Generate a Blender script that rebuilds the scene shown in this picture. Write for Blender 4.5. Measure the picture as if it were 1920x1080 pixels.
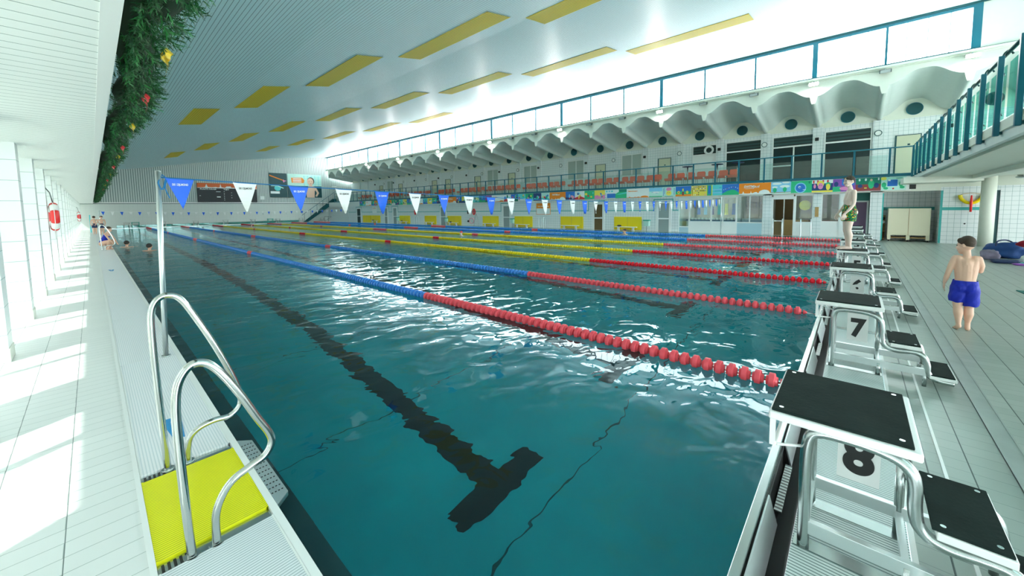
import bpy, bmesh, math, random
from mathutils import Vector, Matrix
for o in list(bpy.data.objects): bpy.data.objects.remove(o)
S = bpy.context.scene
C = S.collection
PI = math.pi
random.seed(7)
# ---------------------------------------------------------------- camera
cd = bpy.data.cameras.new('camera'); cam = bpy.data.objects.new('camera', cd); C.objects.link(cam)
def camera_axes():
    cx, cy = 960.0, 443.0; v1 = (171.0, 401.0); v2 = (1605.7, 381.0)
    f = math.sqrt(-((v1[0]-cx)*(v2[0]-cx) + (v1[1]-cy)*(v2[1]-cy)))
    Y = Vector((v1[0]-cx, v1[1]-cy, f)).normalized(); X = Vector((v2[0]-cx, v2[1]-cy, f)).normalized()
    Z = X.cross(Y)
    return f, cy, X, Y, Z
f_px, c_y, AX, AY, AZ = camera_axes()
right = Vector((AX[0], AY[0], AZ[0])); up = -Vector((AX[1], AY[1], AZ[1])); fwd = Vector((AX[2], AY[2], AZ[2]))
cam.matrix_world = Matrix(((right[0], up[0], -fwd[0], 0), (right[1], up[1], -fwd[1], 0), (right[2], up[2], -fwd[2], 1.38), (0, 0, 0, 1)))
cd.sensor_fit = 'HORIZONTAL'; cd.sensor_width = 36.0; cd.lens = f_px/1920*36; cd.shift_y = (c_y-540)/1920.0
cd.clip_start = 0.02; cd.clip_end = 300
S.camera = cam
# ---------------------------------------------------------------- world, sun, exposure
W = bpy.data.worlds.new('daylight'); S.world = W; W.use_nodes = True
bg = W.node_tree.nodes['Background']; bg.inputs[0].default_value = (0.90, 0.97, 1.0, 1); bg.inputs[1].default_value = 4.0
sd = bpy.data.lights.new('sun', 'SUN'); sun = bpy.data.objects.new('sun', sd); C.objects.link(sun)
sd.energy = 9.5; sd.angle = 0.012; sd.color = (1.0, 0.98, 0.93)
sun.rotation_mode = 'QUATERNION'; sun.rotation_quaternion = Vector((1.85, 1.0, -2.3)).to_track_quat('-Z', 'Y')
sun.location = (-8, -8, 8)
S.view_settings.view_transform = 'Standard'; S.view_settings.look = 'None'; S.view_settings.gamma = 1; S.view_settings.use_curve_mapping = False
S.view_settings.exposure = 1.66
PANE_E = 3.0
FLOOD_E = 220.0
# ---------------------------------------------------------------- materials
M = {}
def mat(name, col, rough=0.5, metal=0.0, bump=None, spec=0.5, emit=None, trans=None, vary=0.0):
    m = bpy.data.materials.new(name); m.use_nodes = True; nt = m.node_tree; b = nt.nodes['Principled BSDF']
    b.inputs['Base Color'].default_value = (*col, 1); b.inputs['Roughness'].default_value = rough; b.inputs['Metallic'].default_value = metal
    b.inputs['Specular IOR Level'].default_value = spec
    if emit: b.inputs['Emission Color'].default_value = (*emit[0], 1); b.inputs['Emission Strength'].default_value = emit[1]
    tc = nt.nodes.new('ShaderNodeTexCoord')
    if vary:
        n = nt.nodes.new('ShaderNodeTexNoise'); n.inputs['Scale'].default_value = 6; n.inputs['Detail'].default_value = 6
        nt.links.new(tc.outputs['Object'], n.inputs['Vector'])
        mx = nt.nodes.new('ShaderNodeMix'); mx.data_type = 'RGBA'
        mx.inputs[6].default_value = (*[max(0, c*(1-vary)) for c in col], 1); mx.inputs[7].default_value = (*[min(1, c*(1+vary)) for c in col], 1)
        nt.links.new(n.outputs['Fac'], mx.inputs[0]); nt.links.new(mx.outputs[2], b.inputs['Base Color'])
    if bump:
        n = nt.nodes.new('ShaderNodeTexNoise'); n.inputs['Scale'].default_value = bump[0]
        nt.links.new(tc.outputs['Object'], n.inputs['Vector'])
        bp = nt.nodes.new('ShaderNodeBump'); bp.inputs['Strength'].default_value = bump[1]; bp.inputs['Distance'].default_value = 0.01
        nt.links.new(n.outputs['Fac'], bp.inputs['Height']); nt.links.new(bp.outputs[0], b.inputs['Normal'])
    M[name] = m; return m
def swizzle(nt, order, loc=(0, 0, 0)):
    """object coordinates re-ordered so that texture x,y follow the two axes in `order`"""
    tc = nt.nodes.new('ShaderNodeTexCoord'); sp = nt.nodes.new('ShaderNodeSeparateXYZ'); cb = nt.nodes.new('ShaderNodeCombineXYZ')
    nt.links.new(tc.outputs['Object'], sp.inputs[0])
    for i, a in enumerate(order): nt.links.new(sp.outputs['XYZ'.index(a)], cb.inputs[i])
    mp = nt.nodes.new('ShaderNodeMapping'); mp.inputs['Location'].default_value = loc
    nt.links.new(cb.outputs[0], mp.inputs[0]); return mp.outputs[0]
def tile(name, col, grout, order, w, h, mortar=0.004, offset=0.0, rough=0.35, col2=None, sq=2, loc=(0, 0, 0), freq=2, depth=0.3, strong=None):
    m = bpy.data.materials.new(name); m.use_nodes = True; nt = m.node_tree; b = nt.nodes['Principled BSDF']
    v = swizzle(nt, order, loc); br = nt.nodes.new('ShaderNodeTexBrick')
    br.inputs['Scale'].default_value = 1; br.inputs['Brick Width'].default_value = w; br.inputs['Row Height'].default_value = h
    br.inputs['Mortar Size'].default_value = mortar; br.inputs['Mortar Smooth'].default_value = 0.1; br.offset = offset; br.offset_frequency = freq; br.squash = 1
    br.inputs['Color1'].default_value = (*col, 1); br.inputs['Color2'].default_value = (*(col2 or col), 1); br.inputs['Mortar'].default_value = (*grout, 1)
    nt.links.new(v, br.inputs['Vector']); nt.links.new(br.outputs['Color'], b.inputs['Base Color'])
    if strong:
        ax, pitch, wid, sc, ph = strong; sp = nt.nodes.new('ShaderNodeSeparateXYZ'); tc = nt.nodes.new('ShaderNodeTexCoord'); nt.links.new(tc.outputs['Object'], sp.inputs[0])
        a1 = nt.nodes.new('ShaderNodeMath'); a1.operation = 'ADD'; nt.links.new(sp.outputs['XYZ'.index(ax)], a1.inputs[0]); a1.inputs[1].default_value = ph
        a2 = nt.nodes.new('ShaderNodeMath'); a2.operation = 'DIVIDE'; nt.links.new(a1.outputs[0], a2.inputs[0]); a2.inputs[1].default_value = pitch
        a3 = nt.nodes.new('ShaderNodeMath'); a3.operation = 'FRACT'; nt.links.new(a2.outputs[0], a3.inputs[0])
        a4 = nt.nodes.new('ShaderNodeMath'); a4.operation = 'LESS_THAN'; nt.links.new(a3.outputs[0], a4.inputs[0]); a4.inputs[1].default_value = wid/pitch
        mx = nt.nodes.new('ShaderNodeMix'); mx.data_type = 'RGBA'; nt.links.new(a4.outputs[0], mx.inputs[0]); nt.links.new(br.outputs['Color'], mx.inputs[6]); mx.inputs[7].default_value = (*sc, 1); nt.links.new(mx.outputs[2], b.inputs['Base Color'])
    b.inputs['Roughness'].default_value = rough
    bp = nt.nodes.new('ShaderNodeBump'); bp.inputs['Strength'].default_value = depth; bp.inputs['Distance'].default_value = 0.003; bp.invert = True
    nt.links.new(br.outputs['Fac'], bp.inputs['Height']); nt.links.new(bp.outputs[0], b.inputs['Normal'])
    M[name] = m; return m
def slats(name, col, dark, axis, pitch, gap=0.12, rough=0.4, phase=0.0):
    """slatted surface: dark joints every `pitch` metres along one axis"""
    m = bpy.data.materials.new(name); m.use_nodes = True; nt = m.node_tree; b = nt.nodes['Principled BSDF']
    tc = nt.nodes.new('ShaderNodeTexCoord'); sp = nt.nodes.new('ShaderNodeSeparateXYZ'); nt.links.new(tc.outputs['Object'], sp.inputs[0])
    def ma(op, a, bb=None):
        n = nt.nodes.new('ShaderNodeMath'); n.operation = op
        if isinstance(a, (int, float)): n.inputs[0].default_value = a
        else: nt.links.new(a, n.inputs[0])
        if bb is not None: n.inputs[1].default_value = bb
        return n.outputs[0]
    s = ma('FRACT', ma('DIVIDE', ma('ADD', sp.outputs['XYZ'.index(axis)], phase), pitch))
    g = ma('LESS_THAN', s, gap)
    mx = nt.nodes.new('ShaderNodeMix'); mx.data_type = 'RGBA'; mx.inputs[6].default_value = (*col, 1); mx.inputs[7].default_value = (*dark, 1)
    nt.links.new(g, mx.inputs[0]); nt.links.new(mx.outputs[2], b.inputs['Base Color']); b.inputs['Roughness'].default_value = rough
    bp = nt.nodes.new('ShaderNodeBump'); bp.inputs['Strength'].default_value = 0.3; bp.inputs['Distance'].default_value = 0.005; bp.invert = True
    nt.links.new(g, bp.inputs['Height']); nt.links.new(bp.outputs[0], b.inputs['Normal'])
    M[name] = m; return m
mat('white_paint', (0.84, 0.86, 0.84), 0.45); mat('cream_paint', (0.74, 0.78, 0.68), 0.5, vary=0.04)
mat('vault_paint', (0.62, 0.70, 0.67), 0.6, vary=0.05)
mat('teal_paint', (0.0, 0.13, 0.19), 0.35); mat('teal_dark', (0.0, 0.07, 0.08), 0.3); mat('teal_band', (0.05, 0.42, 0.40), 0.35)
mat('steel', (0.46, 0.51, 0.50), 0.25, 1.0, vary=0.05); mat('steel_bright', (0.75, 0.80, 0.80), 0.3, 0.9, vary=0.04); mat('steel_dark', (0.20, 0.24, 0.23), 0.3, 1.0)
mat('chrome', (0.55, 0.58, 0.56), 0.16, 1.0)
mat('pad_dark', (0.012, 0.022, 0.02), 0.8, vary=0.6, bump=(60, 0.2), spec=0.12); mat('plastic_white', (0.85, 0.88, 0.86), 0.35)
mat('black', (0.01, 0.012, 0.012), 0.4); mat('black_glossy', (0.004, 0.018, 0.018), 0.12)
mat('red_float', (0.90, 0.012, 0.03), 0.35, spec=0.3); mat('pink_float', (0.95, 0.11, 0.14), 0.35, spec=0.3); mat('blue_float', (0.05, 0.28, 0.80), 0.25); mat('yellow_float', (0.95, 0.72, 0.0), 0.3)
mat('flag_blue', (0.0, 0.13, 0.78), 0.5); mat('flag_white', (0.82, 0.86, 0.84), 0.5); mat('rope_blue', (0.0, 0.16, 0.40), 0.6)
mat('yellow_panel', (0.90, 0.68, 0.0), 0.35); mat('orange_plastic', (0.85, 0.10, 0.03), 0.35)
mat('ring_red', (0.85, 0.03, 0.03), 0.4); mat('ring_white', (0.85, 0.87, 0.85), 0.5)
mat('skin', (0.80, 0.50, 0.36), 0.55, bump=(30, 0.05)); mat('skin_pale', (0.86, 0.66, 0.56), 0.55); mat('drain', (0.30, 0.36, 0.34), 0.4, vary=0.25); mat('lips', (0.62, 0.20, 0.18), 0.5); mat('eye_dark', (0.05, 0.03, 0.02), 0.3)
mat('hair_brown', (0.045, 0.028, 0.015), 0.7, vary=0.4, bump=(120, 0.6)); mat('hair_dark', (0.015, 0.012, 0.01), 0.6)
mat('cloth_blue', (0.0, 0.015, 0.40), 0.65, vary=0.3, bump=(25, 0.5)); mat('cloth_navy', (0.01, 0.03, 0.10), 0.7)
mat('needles', (0.008, 0.085, 0.018), 0.5, vary=0.5); mat('needles_light', (0.03, 0.22, 0.05), 0.45); mat('garland_core', (0.004, 0.03, 0.008), 0.9)
mat('ribbon_gold', (0.85, 0.60, 0.03), 0.3, 0.3); mat('ribbon_red', (0.75, 0.02, 0.03), 0.35)
mat('green_plastic', (0.02, 0.40, 0.30), 0.4); mat('beige_board', (0.80, 0.76, 0.56), 0.5); mat('wood', (0.45, 0.28, 0.10), 0.5, vary=0.2); mat('purple_door', (0.16, 0.08, 0.16), 0.45)
mat('door_beige', (0.66, 0.68, 0.50), 0.5); mat('door_grey', (0.30, 0.36, 0.35), 0.5); mat('panel_blue', (0.42, 0.60, 0.68), 0.5); mat('green_wall', (0.06, 0.26, 0.22), 0.6)
mat('room_tone_dark', (0.03, 0.06, 0.06), 0.7); mat('brown_room', (0.13, 0.085, 0.03), 0.6); mat('room_tone_lit', (0.40, 0.46, 0.44), 0.6)
mat('pool_side_dark', (0.005, 0.06, 0.075), 0.5); mat('seam', (0.0, 0.10, 0.12), 0.6); mat('line_black', (0.0, 0.008, 0.012), 0.6)
mat('bag_blue', (0.01, 0.06, 0.22), 0.7, bump=(12, 0.8), vary=0.3); mat('towel_red', (0.35, 0.01, 0.03), 0.9, bump=(15, 0.8)); mat('bag_grey', (0.20, 0.18, 0.26), 0.8, vary=0.8)
mat('mat_teal', (0.0, 0.16, 0.15), 0.7); mat('decal_blue', (0.02, 0.28, 0.62), 0.4); mat('rust', (0.35, 0.16, 0.04), 0.8, vary=0.5); mat('pink_plastic', (0.8, 0.30, 0.42), 0.5)
mat('lamp_lit', (1, 1, 1), 0.5, emit=((1.0, 0.97, 0.92), FLOOD_E)); mat('lamp_soft', (1, 1, 1), 0.5, emit=((1.0, 0.95, 0.8), 3.0)); mat('pane_light', (1, 1, 1), 0.3, emit=((0.93, 1.0, 1.0), PANE_E))
mat('seam_glow', (0.3, 0.36, 0.35), 0.6, emit=((0.75, 0.85, 0.84), 0.16)); mat('dim_glass', (0.5, 0.55, 0.55), 0.2)  # seam bars glow faintly, daylight through the glazing put into their emission
mat('blinds', (0.42, 0.50, 0.46), 0.6)
tile('tile_wall_x', (0.80, 0.85, 0.85), (0.30, 0.42, 0.42), 'YZX', 0.155, 0.155, 0.004)
tile('tile_wall_y', (0.66, 0.72, 0.68), (0.50, 0.56, 0.53), 'XZY', 0.30, 0.155, 0.003)
tile('tile_fin', (0.82, 0.88, 0.86), (0.40, 0.52, 0.50), 'XZY', 5.0, 0.26, 0.004)
tile('deck_left', (0.82, 0.85, 0.83), (0.42, 0.48, 0.46), 'XYZ', 0.47, 0.105, 0.0018, 0.5, 0.3, col2=(0.79, 0.82, 0.80), loc=(-0.07, 0, 0), strong=('X', 0.235, 0.0035, (0.16, 0.21, 0.20), 0.165), freq=2)
tile('deck_right', (0.36, 0.42, 0.385), (0.20, 0.26, 0.24), 'XYZ', 0.118, 0.36, 0.0022, 0.0, 0.32, col2=(0.32, 0.385, 0.35), strong=('Y', 0.18, 0.006, (0.02, 0.05, 0.045), 0.0))
slats('ceiling_slats', (0.74, 0.93, 0.97), (0.05, 0.17, 0.19), 'X', 0.085, 0.10)
slats('ceiling_yellow', (0.95, 0.66, 0.0), (0.35, 0.27, 0.0), 'X', 0.085, 0.14, 0.55)
slats('soffit_slats', (0.86, 0.91, 0.88), (0.16, 0.24, 0.23), 'Y', 0.13, 0.055, 0.45)
slats('corrugated', (0.60, 0.67, 0.64), (0.16, 0.24, 0.23), 'X', 0.16, 0.34)
slats('grate_white_lit', (0.86, 0.88, 0.90), (0.66, 0.72, 0.75), 'X', 0.0135, 0.35, 0.4); slats('grate_white_near', (0.80, 0.84, 0.86), (0.42, 0.50, 0.52), 'Y', 0.0135, 0.35, 0.4)  # left grate gaps lightened, its strong light put into the colour
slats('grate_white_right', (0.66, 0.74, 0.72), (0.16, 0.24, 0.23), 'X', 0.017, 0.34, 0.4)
slats('grate_yellow', (0.90, 0.88, 0.0), (0.50, 0.50, 0.0), 'Y', 0.0135, 0.35, 0.45)
slats('transom', (0.02, 0.06, 0.06), (0.005, 0.015, 0.015), 'Z', 0.16, 0.4)
slats('grate_black', (0.5, 0.56, 0.54), (0.01, 0.02, 0.02), 'X', 0.026, 0.5, 0.35)
def glass_mat(name, tint, refl=0.08):
    m = bpy.data.materials.new(name); m.use_nodes = True; nt = m.node_tree; nt.nodes.clear()
    out = nt.nodes.new('ShaderNodeOutputMaterial'); mx = nt.nodes.new('ShaderNodeMixShader'); t = nt.nodes.new('ShaderNodeBsdfTransparent'); g = nt.nodes.new('ShaderNodeBsdfGlossy')
    t.inputs[0].default_value = (*tint, 1); g.inputs['Roughness'].default_value = 0.02; mx.inputs[0].default_value = refl
    nt.links.new(t.outputs[0], mx.inputs[1]); nt.links.new(g.outputs[0], mx.inputs[2]); nt.links.new(mx.outputs[0], out.inputs[0])
    M[name] = m; return m
glass_mat('glass', (0.86, 0.95, 0.94)); glass_mat('glass_teal', (0.45, 0.78, 0.74)); glass_mat('glass_dimmed', (0.40, 0.41, 0.405), 0.05)  # left window tint added to hold back daylight on that side
def water_mat():
    m = bpy.data.materials.new('water'); m.use_nodes = True; nt = m.node_tree; nt.nodes.clear()
    out = nt.nodes.new('ShaderNodeOutputMaterial'); mx = nt.nodes.new('ShaderNodeMixShader'); r = nt.nodes.new('ShaderNodeBsdfRefraction'); g = nt.nodes.new('ShaderNodeBsdfGlossy')
    r.inputs['Color'].default_value = (0.85, 1.0, 1.0, 1); r.inputs['Roughness'].default_value = 0; r.inputs['IOR'].default_value = 1.33
    g.inputs['Color'].default_value = (0.74, 0.86, 0.88, 1); g.inputs['Roughness'].default_value = 0.02
    fr = nt.nodes.new('ShaderNodeFresnel'); fr.inputs[0].default_value = 1.33
    tc = nt.nodes.new('ShaderNodeTexCoord')
    def noise(scale, det, sx, sy, rot):
        mp = nt.nodes.new('ShaderNodeMapping'); mp.inputs['Scale'].default_value = (sx, sy, 1); mp.inputs['Rotation'].default_value = (0, 0, rot)
        nt.links.new(tc.outputs['Object'], mp.inputs[0]); n = nt.nodes.new('ShaderNodeTexNoise'); n.inputs['Scale'].default_value = scale; n.inputs['Detail'].default_value = det; n.inputs['Roughness'].default_value = 0.45
        n.inputs['Distortion'].default_value = 0.6
        nt.links.new(mp.outputs[0], n.inputs['Vector']); return n.outputs['Fac']
    n1 = noise(3.0, 2.0, 1.0, 1.3, 0.7); n2 = noise(0.7, 1.5, 1.0, 1.6, 0.3)
    b1 = nt.nodes.new('ShaderNodeBump'); b1.inputs['Strength'].default_value = 1.0; b1.inputs['Distance'].default_value = 0.013; nt.links.new(n1, b1.inputs['Height'])
    b2 = nt.nodes.new('ShaderNodeBump'); b2.inputs['Strength'].default_value = 1.0; b2.inputs['Distance'].default_value = 0.026; nt.links.new(n2, b2.inputs['Height']); nt.links.new(b1.outputs[0], b2.inputs['Normal'])
    for n in (r, g, fr): nt.links.new(b2.outputs[0], n.inputs['Normal'])
    nt.links.new(fr.outputs[0], mx.inputs[0]); nt.links.new(r.outputs[0], mx.inputs[1]); nt.links.new(g.outputs[0], mx.inputs[2]); nt.links.new(mx.outputs[0], out.inputs[0])
    M['water'] = m
water_mat()
def pool_floor_mat():
    m = mat('pool_floor', (0.0, 0.33, 0.38), 0.6); nt = m.node_tree; b = nt.nodes['Principled BSDF']; tc = nt.nodes.new('ShaderNodeTexCoord')
    n = nt.nodes.new('ShaderNodeTexNoise'); n.inputs['Scale'].default_value = 1.1; n.inputs['Detail'].default_value = 5; nt.links.new(tc.outputs['Object'], n.inputs['Vector'])
    mx = nt.nodes.new('ShaderNodeMix'); mx.data_type = 'RGBA'; mx.inputs[6].default_value = (0.0, 0.31, 0.40, 1); mx.inputs[7].default_value = (0.0, 0.58, 0.66, 1)
    nt.links.new(n.outputs['Fac'], mx.inputs[0]); nt.links.new(mx.outputs[2], b.inputs['Base Color'])
pool_floor_mat()
def trunks_mat():
    m = mat('cloth_print', (0.0, 0.16, 0.06), 0.7); nt = m.node_tree; b = nt.nodes['Principled BSDF']; tc = nt.nodes.new('ShaderNodeTexCoord')
    v = nt.nodes.new('ShaderNodeTexVoronoi'); v.inputs['Scale'].default_value = 62; nt.links.new(tc.outputs['Object'], v.inputs['Vector'])
    sp = nt.nodes.new('ShaderNodeSeparateColor'); nt.links.new(v.outputs['Color'], sp.inputs[0])
    cr = nt.nodes.new('ShaderNodeValToRGB'); cr.color_ramp.interpolation = 'CONSTANT'; e = cr.color_ramp.elements
    e[0].position = 0; e[0].color = (0.0, 0.10, 0.03, 1); e[1].position = 0.45; e[1].color = (0.0, 0.30, 0.08, 1)
    for p, c in ((0.62, (0.01, 0.02, 0.03, 1)), (0.74, (0.7, 0.55, 0.02, 1)), (0.84, (0.65, 0.04, 0.03, 1)), (0.92, (0.02, 0.45, 0.10, 1))):
        x = e.new(p); x.color = c
    nt.links.new(sp.outputs[0], cr.inputs[0]); nt.links.new(cr.outputs[0], b.inputs['Base Color'])
trunks_mat()
for n, c in dict(a_red=(0.75, 0.04, 0.05), a_orange=(0.95, 0.27, 0.01), a_yellow=(0.9, 0.75, 0.1), a_green=(0.02, 0.5, 0.22), a_dgreen=(0.0, 0.22, 0.14), a_blue=(0.02, 0.18, 0.62),
                 a_sky=(0.25, 0.62, 0.85), a_cyan=(0.1, 0.65, 0.68), a_navy=(0.01, 0.05, 0.20), a_pink=(0.85, 0.28, 0.55), a_purple=(0.26, 0.08, 0.42), a_white=(0.86, 0.9, 0.88), a_black=(0.01, 0.015, 0.02),
                 a_skin=(0.80, 0.55, 0.40), a_brown=(0.30, 0.05, 0.05), a_grey=(0.4, 0.45, 0.45), a_dteal=(0.0, 0.06, 0.07), a_mint=(0.55, 0.85, 0.75), a_dorange=(0.75, 0.14, 0.02)).items(): mat(n, c, 0.45)
# ---------------------------------------------------------------- mesh helpers
class MB:
    def __init__(s): s.bm = bmesh.new(); s.mats = []; s.smooth = False
    def _mi(s, m):
        if m is None: return 0
        if m not in s.mats: s.mats.append(m)
        return s.mats.index(m)
    def box(s, x0, x1, y0, y1, z0, z1, m=None):
        v = [s.bm.verts.new(p) for p in ((x0,y0,z0),(x1,y0,z0),(x1,y1,z0),(x0,y1,z0),(x0,y0,z1),(x1,y0,z1),(x1,y1,z1),(x0,y1,z1))]
        i = s._mi(m)
        for f in ((0,3,2,1),(4,5,6,7),(0,1,5,4),(1,2,6,5),(2,3,7,6),(3,0,4,7)):
            s.bm.faces.new([v[k] for k in f]).material_index = i
        return s
    def ring(s, c, ax1, ax2, r, n):
        return [s.bm.verts.new(c + ax1*(r*math.cos(2*PI*k/n)) + ax2*(r*math.sin(2*PI*k/n))) for k in range(n)]
    def tube(s, pts, r, n=10, m=None, cap=True, closed=False):
        pts = [Vector(p) for p in pts]; rs = r if isinstance(r, (list, tuple)) else [r]*len(pts); i = s._mi(m); rings = []
        L = len(pts); ref = None
        for k, p in enumerate(pts):
            if closed: t = pts[(k+1) % L]-pts[k-1]
            else: t = pts[min(k+1, L-1)]-pts[max(k-1, 0)]
            t.normalize()
            if ref is None:
                ref = Vector((0, 0, 1)) if abs(t.z) < 0.9 else Vector((1, 0, 0))
            a = (ref - t*ref.dot(t)).normalized(); b = t.cross(a); ref = a
            rings.append(s.ring(p, a, b, rs[k], n))
        for k in range(L if closed else L-1):
            A, B = rings[k], rings[(k+1) % L]
            for j in range(n):
                f = s.bm.faces.new((A[j], A[(j+1) % n], B[(j+1) % n], B[j])); f.material_index = i; f.smooth = True
        if cap and not closed:
            s.bm.faces.new(list(reversed(rings[0]))).material_index = i; s.bm.faces.new(rings[-1]).material_index = i
        return s
    def cyl(s, p0, p1, r, n=16, m=None, r1=None): return s.tube([p0, p1], [r, r if r1 is None else r1], n, m)
    def sphere(s, c, r, m=None, seg=14, rings=9, sc=(1, 1, 1)):
        i = s._mi(m); c = Vector(c)
        mt = Matrix.Translation(c) @ Matrix.Diagonal((r*sc[0], r*sc[1], r*sc[2], 1))
        n0 = set(s.bm.faces)
        bmesh.ops.create_uvsphere(s.bm, u_segments=seg, v_segments=rings, radius=1, matrix=mt)
        for f in s.bm.faces:
            if f not in n0: f.material_index = i; f.smooth = True
        return s
    def prism(s, poly, axis, a0, a1, m=None, smooth=False):
        """polygon (2D) extruded along axis: X -> poly is (y,z), Y -> (x,z), Z -> (x,y)"""
        i = s._mi(m)
        def P(p, a): return {'X': (a, p[0], p[1]), 'Y': (p[0], a, p[1]), 'Z': (p[0], p[1], a)}[axis]
        A = [s.bm.verts.new(P(p, a0)) for p in poly]; B = [s.bm.verts.new(P(p, a1)) for p in poly]; n = len(poly)
        s.bm.faces.new(list(reversed(A))).material_index = i; s.bm.faces.new(B).material_index = i
        for k in range(n):
            f = s.bm.faces.new((A[k], A[(k+1) % n], B[(k+1) % n], B[k])); f.material_index = i; f.smooth = smooth
        return s
    def strip(s, A, B, m=None, smooth=True):
        i = s._mi(m); a = [s.bm.verts.new(p) for p in A]; b = [s.bm.verts.new(p) for p in B]
        for k in range(len(a)-1):
            f = s.bm.faces.new((a[k], a[k+1], b[k+1], b[k])); f.material_index = i; f.smooth = smooth
        return s
    def face(s, pts, m=None):
        s.bm.faces.new([s.bm.verts.new(p) for p in pts]).material_index = s._mi(m); return s
    def build(s, name, m=None, parent=None, bevel=0, loc=None, shift=None, kind=None):
        bmesh.ops.recalc_face_normals(s.bm, faces=s.bm.faces)
        if shift is not None: bmesh.ops.translate(s.bm, verts=s.bm.verts, vec=shift)
        me = bpy.data.meshes.new(name); s.bm.to_mesh(me); s.bm.free()
        o = bpy.data.objects.new(name, me); C.objects.link(o)
        if s.mats and m is None:
            for k in s.mats: me.materials.append(M[k])
        else: me.materials.append(M[m] if isinstance(m, str) else m)
        if parent is not None: o.parent = parent
        if loc is not None: o.location = loc
        if bevel:
            b = o.modifiers.new('bevel', 'BEVEL'); b.width = bevel; b.segments = 2; b.limit_method = 'ANGLE'
        if kind: o['kind'] = kind
        return o
def thing(name, label, cat, loc=(0, 0, 0), rz=0, group=None):
    o = bpy.data.objects.new(name, None); C.objects.link(o); o.location = loc; o.rotation_euler = (0, 0, rz); o.empty_display_size = 0.1
    o['label'] = label; o['category'] = cat
    if group: o['group'] = group
    return o
def tag(o, label, cat, group=None, kind=None):
    o['label'] = label; o['category'] = cat
    if group: o['group'] = group
    if kind: o['kind'] = kind
    return o
def struct(name, mb, m=None, parent=None, bevel=0):
    o = mb.build(name, m, parent, bevel)
    if parent is None: o['kind'] = 'structure'
    return o
def dup(root, loc=None, rz=None, label=None, group=None):
    r = root.copy(); C.objects.link(r)
    if loc is not None: r.location = loc
    if rz is not None: r.rotation_euler = (0, 0, rz)
    if label: r['label'] = label
    if group: r['group'] = group
    for ch in list(root.children):
        c = ch.copy(); C.objects.link(c); c.parent = r
        for g in list(ch.children):
            d = g.copy(); C.objects.link(d); d.parent = c
    return r
def crom(pts, n=6, closed=False):
    P = [Vector(p) for p in pts]; out = []; L = len(P)
    for k in range(L if closed else L-1):
        p0 = P[(k-1) % L] if closed or k > 0 else P[0]; p1 = P[k]; p2 = P[(k+1) % L]; p3 = P[(k+2) % L] if closed or k+2 < L else P[-1]
        for j in range(n):
            t = j/n; out.append(0.5*((2*p1)+(-p0+p2)*t+(2*p0-5*p1+4*p2-p3)*t*t+(-p0+3*p1-3*p2+p3)*t*t*t))
    if not closed: out.append(P[-1])
    return out
def bake(o):
    dg = bpy.context.evaluated_depsgraph_get(); me = bpy.data.meshes.new_from_object(o.evaluated_get(dg)); o.modifiers.clear(); o.data = me
    for p in me.polygons: p.use_smooth = True
    return o
def text(name, body, size, mtx, m, parent, extrude=0.002, offset=0.0, width=None, shear=0):
    cu = bpy.data.curves.new(name, 'FONT'); cu.body = body; cu.size = size; cu.extrude = extrude; cu.offset = offset; cu.align_x = 'CENTER'; cu.align_y = 'CENTER'; cu.shear = shear
    t = bpy.data.objects.new(name, cu); C.objects.link(t); bpy.context.view_layer.update()
    me = bpy.data.meshes.new_from_object(t.evaluated_get(bpy.context.evaluated_depsgraph_get())); bpy.data.objects.remove(t)
    if width:
        xs = [v.co.x for v in me.vertices]; s = width/max(1e-6, max(xs)-min(xs)); me.transform(Matrix.Diagonal((s, 1, 1, 1)))
    me.transform(mtx); me.materials.clear(); me.materials.append(M[m])
    o = bpy.data.objects.new(name, me); C.objects.link(o); o.parent = parent; return o
# text frames: facing -X (viewer looks along +X), facing -Y (viewer looks along +Y)
def face_mx(x, y, z): return Matrix(((0, 0, -1, x), (-1, 0, 0, y), (0, 1, 0, z), (0, 0, 0, 1)))
def face_my(x, y, z): return Matrix(((1, 0, 0, x), (0, 0, -1, y), (0, 1, 0, z), (0, 0, 0, 1)))
ORD = ['first', 'second', 'third', 'fourth', 'fifth', 'sixth', 'seventh', 'eighth', 'ninth', 'tenth', 'eleventh', 'twelfth', 'thirteenth', 'fourteenth', 'fifteenth', 'sixteenth', 'seventeenth', 'eighteenth', 'nineteenth', 'twentieth']
TENS = {2: 'twenty', 3: 'thirty', 4: 'forty', 5: 'fifty', 6: 'sixty', 7: 'seventy'}
TENTH = {3: 'thirtieth', 4: 'fortieth', 5: 'fiftieth', 6: 'sixtieth', 7: 'seventieth'}
def nth(i):
    i += 1
    if i <= 20: return ORD[i-1]
    return TENTH[i//10] if i % 10 == 0 else TENS[i//10]+'-'+ORD[i % 10-1]
XW = 20.8; XB = 23.9; XF = 20.65; DZ = -0.11; YF = 51.0
YK = lambda k: -0.62+2.135*k
PROF = [(0.15, 5.1), (1.2, 5.36), (2.6, 5.55), (4.07, 5.79), (6.2, 6.22), (8.6, 6.68), (11.3, 7.08), (14.0, 7.45), (17.5, 7.9), (20.8, 8.2), (21.6, 8.28)]
def ceil_z(x):
    for (a, za), (b, zb) in zip(PROF, PROF[1:]):
        if x <= b: return za+(zb-za)*(x-a)/(b-a)
    return PROF[-1][1]
# ================================================================ STRUCTURE
YN = -14.0
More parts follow.
